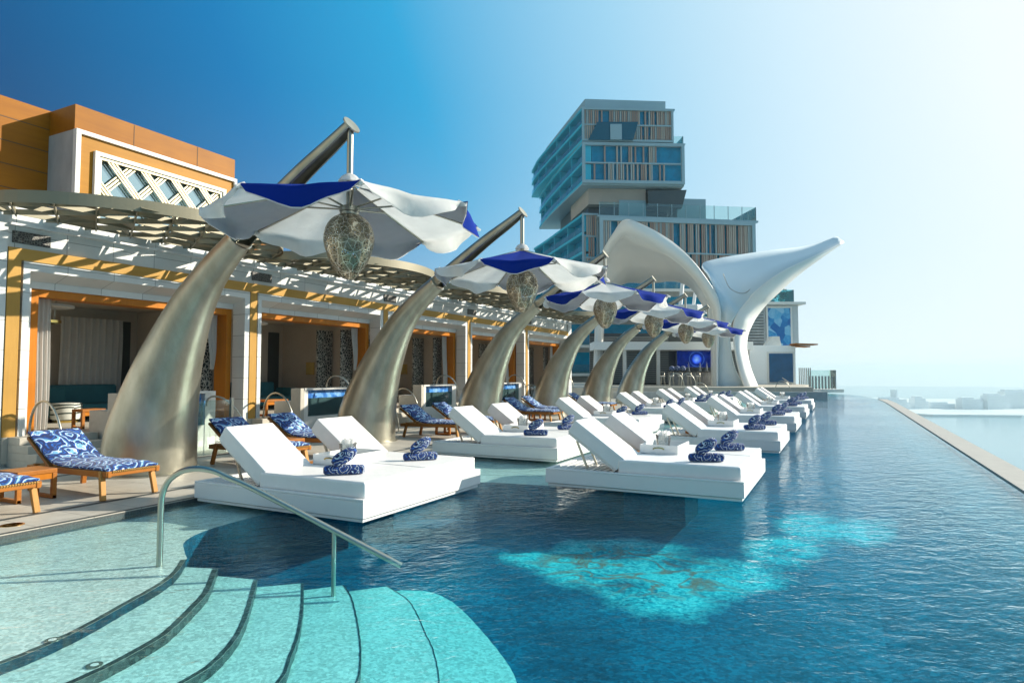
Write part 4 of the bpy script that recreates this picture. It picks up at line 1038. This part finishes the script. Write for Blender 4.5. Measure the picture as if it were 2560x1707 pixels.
# ------------------------------------------------------------------ bar under the shell
PL = .8
b = MB(); q = [far(7, 46.3), far(21.6, 46.3), far(22.6, 50), far(26.2, 57), far(26.6, 62), (-12, 75), (-30, 75), (-30, 49), far(-2.5, 46.5), far(7, 44.6)]
b.prism([(p[0], p[1]) for p in q], -1.6, PL); struct(b.build('bar_terrace', M['stone']))
t = thing('pool_end_wall', 'low grey stone wall closing the far end of the pool', 'wall', far(10, 45.2, -1.2), YAW)
b = MB(); b.box(-5, 11.6, -.2, .2, 0, 1.72); b.box(11.6, 12.0, -.2, 3, 0, 1.72); b.build('wall', M['grey_stone'], t, bevel=.02)
m_screen, tt, out, N = mat('blue_video_screen')
tc = N('ShaderNodeTexCoord').outputs['Object']
ln = N('ShaderNodeVectorMath', {0: N('ShaderNodeMapping', {'Vector': tc, 'Scale': (1, 0, 1)}).outputs[0]}, operation='LENGTH').outputs['Value']
nz = N('ShaderNodeTexNoise', {'Vector': tc, 'Scale': 2.4, 'Detail': 5}).outputs['Fac']
c1 = ramp(N, ln, [(0, (.25, .5, 1)), (.36, (.02, .10, .9)), (.45, (.004, .02, .22)), (.62, (.004, .02, .22)), (.64, (.08, .22, .55)), (.68, (.004, .02, .2)), (1, (.003, .015, .15))])
c1 = mixc(N, 1., c1, ramp(N, nz, [(.3, (.5, .5, .5)), (.7, (1.2, 1.2, 1.2))]), 'MULTIPLY')
tt.links.new(N('ShaderNodeEmission', {'Color': c1, 'Strength': .6}).outputs[0], out.inputs[0])
t = thing('video_screen', 'wide blue video screen with a glowing round orb behind the bar', 'screen', far(16.35, 57, 3.05), YAW)
b = MB(); b.box(-1.75, 1.75, 0, .1, -.72, .72); b.build('display', m_screen, t)
b = MB(); b.box(-1.85, 1.85, .02, .2, -.8, -.72); b.box(-1.85, 1.85, .02, .2, .72, .8); b.box(-1.85, -1.75, .02, .2, -.72, .72); b.box(1.75, 1.85, .02, .2, -.72, .72); b.build('bezel', M['roomd'], t)
m_louv = plain('grey_louvre', (.26, .28, .27), .5, .2, var=.08)
t = thing('bar_back_wall', 'dark louvred wall and pale fascia behind the bar', 'wall', far(16, 57.6, PL), YAW)
b = MB(); b.box(-9, 4.7, .4, .6, 0, 4.6); b.build('backing', M['roomd'], t)
b = MB()
for k in range(22): b.box(-9, -1.95, .2, .42, .2 + .19 * k, .28 + .19 * k); b.box(2.1, 4.7, .2, .42, .2 + .19 * k, .28 + .19 * k)
b.build('louvres', m_louv, t)
b = MB(); b.box(-9, 4.7, -2.4, .39, 3.0, 3.7); b.build('fascia', M['shell'], t, bevel=.02)
b = MB()
for x in (-6.3, -3.4, 2.4): b.box(x - .14, x + .14, -2.2, -1.9, 0, 3.0)
b.build('column', M['stone_white'], t)
t = thing('bar_counter', 'long dark stone bar counter with a black top under the shell', 'bar counter', far(16, 53, PL), YAW)
b = MB(); b.box(-3.0, 3.0, 0, .7, 0, 1.1); b.build('front', plain('veined_stone', (.20, .19, .18), .3, var=.5, scale=1.6), t)
b = MB(); b.box(-3.1, 3.1, -.12, .85, 1.1, 1.17); b.build('counter_top', M['dark'], t, bevel=.01)
for k in range(5):
    t = thing('bar_stool', 'slim metal bar stool before the bar counter, %s from the pavilion column' % ORD[4 - k], 'bar stool', far(12.2 + .72 * k, 52.2, PL), YAW, 'bar stools along the counter')
    b = MB(); b.lathe([(.0, .74), (.19, .74), (.2, .79), (0, .81)], 16); b.build('seat', M['stone_white'], t, smooth=40)
    for a in range(4):
        b = MB(); x, y = math.cos(a * math.pi / 2 + .8), math.sin(a * math.pi / 2 + .8); b.tube([(.12 * x, .12 * y, .74), (.22 * x, .22 * y, 0)], .015, 6); b.build('leg', M['steel'], t)
    b = MB(); b.tube([(-.17, .1, .78), (-.19, .16, 1.05), (0, .2, 1.1), (.19, .16, 1.05), (.17, .1, .78)], .014, 6); b.build('backrest', M['steel'], t, smooth=60)
for k in range(4):
    t = thing('bottle', 'slender pale cone bottle standing on the bar counter', 'bottle', far(14.6 + .75 * k + .2 * (k % 2), 53.3, PL + 1.17), YAW, 'cone bottles on the bar counter')
    b = MB(); b.lathe([(.13, 0), (.10, .12), (.03, .7), (.0, .75)], 12); b.build('body', M['acryl'], t, smooth=50)
for k in range(3):
    t = thing('serving_bowl', 'blue and white bowl of %s standing at the left end of the bar counter' % ('fruit', 'flowers', 'glasses')[k], 'bowl', far(13.2 + .45 * k, 53.2, PL + 1.17), YAW, 'bowls on the bar counter')
    b = MB(); b.lathe([(.08, 0), (.2, .08), (.26, .22), (.2, .36), (.1, .42), (0, .44)], 16); b.build('bowl', M['printd'], t, smooth=50)
# handrails at the far end of the pool
for k, (r_, d_, h) in enumerate([(11.3, 46.4, 1.15), (12.2, 46.6, 1.15), (12.9, 46.0, .75), (18.6, 45.6, .9)]):
    o = thing('hoop_handrail', 'thin steel hoop rail at the far end of the pool, %s from the bar stools' % ORD[k], 'handrail', far(r_, d_, PL if k < 2 else .52), YAW, 'steel hoop handrails at the pool end')
    b = MB(); arc_rail(b, (0, 0, 0), (1.1, .0, -.3), h, .025); b.build('rail', M['steel'], o, smooth=60)

# ------------------------------------------------------------------ block right of the shell
m_bpan = mosaic('blue_artwork_panel', [(.25, (.01, .12, .36)), (.5, (.02, .22, .50)), (.62, (.10, .38, .62)), (.8, (.25, .5, .68))], 1.4)
m_dpan = plain('deep_blue_glass', (.005, .07, .17), .12, var=.3, scale=1.2)
t = thing('podium_block', 'pale two storey block with blue glass panels beside the shell wing', 'building', far(24, 58, PL), YAW)
b = MB(); b.box(-2.6, 1.55, 0, 6, 0, 3.5); b.build('lower_block', M['shell'], t, bevel=.03)
b = MB(); b.box(-1.05, 1.42, -.06, -.001, .1, 2.95); b.build('panel_frame', M['stone_white'], t, bevel=.02)
b = MB(); b.box(-.88, 1.25, -.10, -.061, .2, 2.78); b.build('blue_panel', m_dpan, t)
b = MB(); b.box(.2, 3.7, 4.1, 10, 3.5, 7.6); b.build('upper_block', plain('grey_render', (.50, .53, .53), .5, var=.05), t, bevel=.03)
b = MB(); b.box(-2.2, .3, 4.0, 4.3, 3.5, 7.6); b.build('louvre_backing', m_louv, t)
b = MB()
for k in range(14): b.box(-2.2, .35, 3.8, 4.0, 3.6 + .28 * k, 3.74 + .28 * k)
b.build('louvres', M['grey_stone'], t)
b = MB(); b.box(.72, 2.9, 4.02, 4.09, 3.6, 7.3); b.build('blue_artwork', m_bpan, t)
b = MB(); b.box(.55, .72, 3.98, 4.08, 3.6, 7.45); b.box(2.9, 3.07, 3.98, 4.08, 3.6, 7.45); b.box(.72, 2.9, 3.98, 4.08, 7.3, 7.45); b.build('artwork_frame', M['stone_white'], t)
b = MB(); b.box(-3.0, 4.2, 3.5, 10.2, 7.6, 7.85); b.build('roof_slab', M['stone_white'], t, bevel=.03)
b = MB(); b.bar((1.2, -.2, 3.62), (3.1, -.4, 3.55), 1.6, .10); b.bar((1.2, .8, 3.5), (2.9, .6, 3.4), 1.6, .10); b.build('timber_eave', M['clad'], t)
b = MB(); b.prism([(-.95, 3.5), (-.4, 4.35), (.3, 4.35), (.45, 3.5)], .4, 1.2, axis=lambda x, z, y: (x, y, z)); b.build('roof_hood', M['stone_white'], t, bevel=.02)
b = MB(); b.box(.2, 3.4, 4.3, 4.34, 7.85, 9.1); b.box(3.36, 3.4, 4.34, 8, 7.85, 9.1); b.build('balustrade', M['tealglass'], t)
m_leaf = plain('balcony_leaves', (.05, .11, .05), .7, var=.6, scale=6)
for k in range(3):
    o = thing('potted_plant', 'green potted plant on the roof above the blue artwork panel, %s from the shell wing' % ORD[k], 'plant', far(24.5 + 1.0 * k, 62.9, PL + 7.85), YAW, 'plants on the podium roof')
    b = MB(); b.lathe([(.2, 0), (.25, .35), (.0, .36)], 12); b.build('pot', M['stone_white'], o)
    b = MB(); g = random.Random(k)
    for q in range(150):
        c = Vector((g.gauss(0, .26), g.gauss(0, .26), .85 + g.gauss(0, .3))); a = Vector((g.uniform(-1, 1), g.uniform(-1, 1), g.uniform(-.3, 1))).normalized() * .15; e = a.cross(Vector((g.random(), g.random(), g.random()))).normalized() * .05
        b.add([c - a, c + e, c + a, c - e], [(0, 1, 2, 3)])
    b.build('leaves', m_leaf, o)
t = thing('railing', 'glass and slat railing on the deck right of the podium block', 'railing', far(26.3, 59.5, PL - .4), YAW)
b = MB(); b.box(-.6, 4.0, -.6, 2.2, -.35, -.05); b.build('slab', M['stone_white'], t, bevel=.02)
for k in range(7): b = MB(); b.box(.0 + .17 * k, .08 + .17 * k, -.4, -.34, -.05, 1.9); b.build('slat', m_louv, t)
for k in range(9): b = MB(); b.box(1.35 + .3 * k, 1.5 + .3 * k, .6, .66, -.05, 1.15); b.build('slat', m_louv, t)
b = MB(); b.box(1.3, 3.95, .7, .73, 0, 1.7); b.box(3.92, 3.95, .73, 2, 0, 1.7); b.build('glass', M['glass'], t)
b = MB(); b.tube([(-2.3, -2.2, 1.0), (-.9, -2.0, .15), (-.9, -2, -.3)], .03, 8); b.build('sloping_rail', M['steel'], t)

# ------------------------------------------------------------------ storeys seen through the shell arch
m_tglass = plain('tower_glass', (.0, .24, .40), .2, var=.3, scale=.8, spec=.3)
t = thing('terrace_building', 'glazed terrace storeys seen through the shell arch', 'building', far(17, 74, -1.7), YAW)
b = MB(); b.box(-13, 6.5, 0, 10, 0, 14.2); b.build('wall', M['grey_stone'], t)
for k in range(4):
    b = MB(); b.box(-13.2, 6.6, -1.2, 0, 3.2 + 3.2 * k, 3.5 + 3.2 * k); b.build('floor_slab', M['stone_white'], t)
    b = MB(); b.box(-12.8, 6.3, -.06, -.005, 3.7 + 3.2 * k - 3.2 * (k == 99), 5.9 + 3.2 * k if k < 3 else 14.1); b.build('window', m_tglass, t)
    b = MB(); b.box(-13.1, 6.5, -1.15, -1.1, 3.5 + 3.2 * k, 4.5 + 3.2 * k); b.build('balustrade', M['tealglass'], t)
t = thing('balcony', 'rounded white boat shaped balcony under the shell arch', 'balcony', far(18.6, 68, 7.9), YAW)
b = MB(); pts = [(-1.75, 0), (-1.6, -.6), (-.6, -1.0), (.8, -.9), (1.7, -.3), (1.9, .3), (1.9, 2), (-1.75, 2)]
b.prism(pts, .25, 1.1); b.prism([(x * .8, y * .7) for x, y in pts], -.1, .25); b.build('parapet', M['shell'], t, bevel=.08)
b = MB(); b.bar((-.6, .6, 1.1), (-.2, .4, 5.2), .35, .35); b.bar((.8, .6, 1.1), (1.3, .4, 5.0), .3, .3); b.build('mast', M['shell'], t)
b = MB(); b.box(-.3, .3, 1.9, 6, -9.6, .25); b.build('support', M['stone_white'], t)

# ================================================================== TOWER
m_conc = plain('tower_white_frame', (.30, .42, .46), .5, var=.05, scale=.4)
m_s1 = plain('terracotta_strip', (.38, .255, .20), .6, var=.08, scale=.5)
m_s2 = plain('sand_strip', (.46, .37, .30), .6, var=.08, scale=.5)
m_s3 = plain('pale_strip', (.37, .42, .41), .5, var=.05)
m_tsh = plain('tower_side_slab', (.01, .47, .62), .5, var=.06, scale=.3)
t = thing('hotel_tower', 'stacked box hotel tower with striped terracotta and blue facades', 'tower', far(22, 105, -1.7), YAW)
def TP(r_, dd, z): return (r_ - 22, dd, z + 1.7)
g = random.Random(11)
def strips(name, x0, x1, ya, yb, z0, z1, fn, w=.34):
    b = MB(); n = int((x1 - x0) / w)
    b2 = MB()
    for k in range(n):
        u = k / n; xa = x0 + (x1 - x0) * u; xb = x0 + (x1 - x0) * (k + 1) / n; y = ya + (yb - ya) * u
        mi = fn(u, g.random())
        if mi == 3: continue
        b.box(xa + .06 - 22, xb - .05 - 22, y - .22 - .07 * (k % 2), y + .05, z0 + 1.7, z1 + 1.7, mi)
    b.build(name, [m_s1, m_s2, m_s3], t)
def pal(pg):
    def f(u, q):
        if q < pg(u): return 3
        q = g.random(); return 0 if q < .42 else (1 if q < .82 else 2)
    return f
def front(tag_, x0, x1, ya, yb, z0, z1, storeys, pg, fw=.55):
    b = MB(); p = lambda x: ya + (yb - ya) * (x - x0) / (x1 - x0)
    def bx(xa, xb, za, zb, off=-.5, th=.6):
        vs = [(x - 22, p(x) + o_, z + 1.7) for z in (za, zb) for o_ in (off, off + th) for x in (xa, xb)]
        b.add(vs, [(0, 2, 3, 1), (4, 5, 7, 6), (0, 1, 5, 4), (2, 6, 7, 3), (0, 4, 6, 2), (1, 3, 7, 5)])
    bx(x0, x1, z1 - fw, z1); bx(x0, x1, z0, z0 + fw); bx(x0, x0 + fw, z0 + fw, z1 - fw); bx(x1 - fw, x1, z0 + fw, z1 - fw)
    hs_ = (z1 - z0 - 2 * fw) / storeys
    for k in range(1, storeys): bx(x0 + fw, x1 - fw, z0 + fw + hs_ * k - .12, z0 + fw + hs_ * k + .12, -.35, .4)
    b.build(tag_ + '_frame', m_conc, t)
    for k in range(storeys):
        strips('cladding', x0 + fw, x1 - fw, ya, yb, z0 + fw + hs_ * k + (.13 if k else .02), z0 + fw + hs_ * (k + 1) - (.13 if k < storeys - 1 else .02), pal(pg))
def sideface(name, curve, z0, z1, storeys):
    """curved balcony face receding to the left"""
    C2 = smooth_path([(x, y, 0) for x, y in curve], 4); h = (z1 - z0) / storeys
    slab, gl, rail = MB(), MB(), MB()
    def off(i, o_):
        tg = (C2[min(i + 1, len(C2) - 1)] - C2[max(i - 1, 0)]).normalized(); return C2[i] + Vector((tg.y, -tg.x, 0)) * -o_ * (1 if tg.y > 0 else 1)
    n = len(C2)
    out_ = [off(i, 0.0) for i in range(n)]; inn = [p + Vector((1.5, .3, 0)) for p in C2]
    for k in range(storeys + 1):
        z = z0 + h * k; th = .42
        za, zb = (z - th / 2, z + th / 2) if 0 < k < storeys else ((z, z + th) if k == 0 else (z - th, z))
        slab.grid([[TP(p.x, p.y, za) for p in out_], [TP(p.x, p.y, zb) for p in out_]]); slab.grid([[TP(p.x, p.y, za) for p in inn], [TP(p.x, p.y, za) for p in out_]]); slab.grid([[TP(p.x, p.y, zb) for p in out_], [TP(p.x, p.y, zb) for p in inn]])
        if k < storeys:
            gl.grid([[TP(p.x, p.y, zb) for p in inn], [TP(p.x, p.y, z + h) for p in inn]])
            rail.grid([[TP(p.x + .06, p.y, zb) for p in out_], [TP(p.x + .06, p.y, zb + 1.0) for p in out_]])
            for i in range(0, n, 3):
                p, q = out_[i], inn[i]; fin = MB(); fin.add([TP(p.x + .25, p.y, zb), TP(q.x, q.y, zb), TP(q.x, q.y, z + h - .2), TP(p.x + .25, p.y, z + h - .2)], [(0, 1, 2, 3)]); fin.build('balcony_fin', m_tsh, t, solid=.25)
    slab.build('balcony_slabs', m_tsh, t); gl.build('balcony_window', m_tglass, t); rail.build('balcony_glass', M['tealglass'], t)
def core(name, plan, z0, z1, m):
    b = MB(); b.prism([(x - 22, y) for x, y in plan], z0 + 1.7, z1 + 1.7); b.build(name, m, t)
CA = [(11.6, 0), (9.3, 9.5), (7.0, 19), (5.2, 27), (4.3, 34)]
CB = [(11.6, 0), (9.7, 9.5), (7.9, 19), (6.6, 27), (5.9, 33)]
CD = [(11.6, .6), (9.0, 12), (6.7, 22), (4.6, 30)]
inset = lambda c, d_=1.6: [(x + d_, y + .2) for x, y in c]
core('upper_core', inset(CA) + [(26.6, 30), (26.6, 1.0), (13.2, .25)], 40.2, 45.9, m_tglass)
core('middle_core', inset(CB) + [(28.4, 30), (28.4, 1.2), (13.2, .25)], 33.4, 39.9, m_tglass)
core('neck', [(13, 4), (10, 26), (27, 28), (27, 6), (21, 4)], 27.5, 33.2, M['roomd'])
core('lower_core', inset(CD) + [(14.2, 30), (14.2, .9)], -1, 28.0, m_tglass)
core('wing_core', [(14.6, -.7), (40.6, 3.2), (38, 28), (14.6, 28)], -1, 27.2, m_tglass)
core('roof_parapet', [(12.2, .6), (25.9, 1.6), (25.9, 24), (7, 24)], 46, 47.6, m_conc)
core('upper_roof', CA + [(26.9, 34), (27.3, .9)], 45.75, 46.02, m_conc)
core('middle_roof', CB + [(28.7, 33), (29.0, .9)], 39.95, 40.12, m_conc)
core('middle_soffit', CB + [(28.7, 33), (28.7, 1.0)], 32.9, 33.12, m_conc)
core('timber_soffit', [(12.9, 2.2), (22.6, 2.5), (22.6, 14), (11, 14)], 30.2, 32.88, m_s2)
core('wing_roof', [(13.9, -1.5), (41.6, 2.6), (39, 28), (14, 28)], 27.2, 27.5, m_conc)
core('roof_cabin', [(18, 2), (22.6, 2.4), (22.6, 10), (19, 10)], 27.5, 30.9, m_conc)
core('roof_cabin', [(28, 3), (33, 3.4), (33, 10), (28, 10)], 27.5, 31.4, m_conc)
b = MB(); b.add([TP(22.8, 1.5, 29.8), TP(28.6, 2, 29.6), TP(29.4, 2, 32.6), TP(22.8, 1.5, 32.3), TP(22.8, 9, 29.8), TP(28.6, 9, 29.6), TP(29.4, 9, 32.6), TP(22.8, 9, 32.3)], [(0, 1, 2, 3), (4, 7, 6, 5), (0, 4, 5, 1), (3, 2, 6, 7), (1, 5, 6, 2), (0, 3, 7, 4)]); b.build('dark_canopy', M['roomd'], t)
front('upper', 11.6, 26.9, 0, .8, 40.1, 45.75, 2, lambda u: .5 if (.10 < u < .28 or .64 < u < .77) else .05, .35)
front('middle', 11.6, 28.7, 0, .9, 33.1, 39.95, 2, lambda u: .92 if (u < .22 or u > .82) else .48, .5)
front('lower', 11.6, 14.3, .6, .8, 10, 28.2, 5, lambda u: .15, .3)
front('wing', 14.2, 41.0, -1.2, 2.8, 1.0, 27.2, 5, lambda u: .16 if u < .35 or u > .85 else .30, .6)
# upper box loggia: a dark slab whose colour stands for the recess shade
b = MB(); b.prism([(-9.4, 41.9), (-7.9, 44.9), (-1.2, 44.9), (-2.0, 41.9)], -.62, -.30, axis=lambda x, z, y: (x, y, z)); b.build('loggia_shade_slab', plain('loggia_shade', (.004, .09, .14), .3), t)
b = MB(); b.box(-5.8, -3.9, -.75, -.63, 41.9, 44.5); b.build('loggia_wall', m_conc, t)
sideface('upper', CA, 40.1, 45.9, 2); sideface('middle', CB, 33.1, 39.95, 2); sideface('lower', CD, 12, 28.2, 5)
def rails(pts, z0, h, m=None):
    b = MB()
    for (xa, ya), (xb, yb) in zip(pts, pts[1:]):
        b.bar(TP(xa, ya, z0 + h / 2), TP(xb, yb, z0 + h / 2), .04, h)
        n = max(1, int(math.hypot(xb - xa, yb - ya) / 2.4))
        for k in range(n + 1):
            x, y = xa + (xb - xa) * k / n, ya + (yb - ya) * k / n; p = MB(); p.bar(TP(x, y - .06, z0), TP(x, y - .06, z0 + h), .09, .09, up=(0, 1, 0)); p.build('balustrade_post', m_conc, t)
    b.build('glass_balustrade', M['glass'], t)
rails([(14.3, -.9), (41.2, 2.7), (40, 14)], 27.5, 2.3)
rails([(12, .2), (28.6, 1.0), (28, 10)], 40.12, 1.25)

# ================================================================== HAZE
m, t, out, N = mat('haze')
v = N('ShaderNodeVolumePrincipled', {'Color': (.66, .90, 1, 1), 'Density': .00026, 'Anisotropy': .2})
t.links.new(v.outputs[0], out.inputs['Volume'])
b = MB(); b.box(-5400, 5400, -5400, 5400, -89.5, 49.5)
o = b.build('haze', m); o['kind'] = 'stuff'
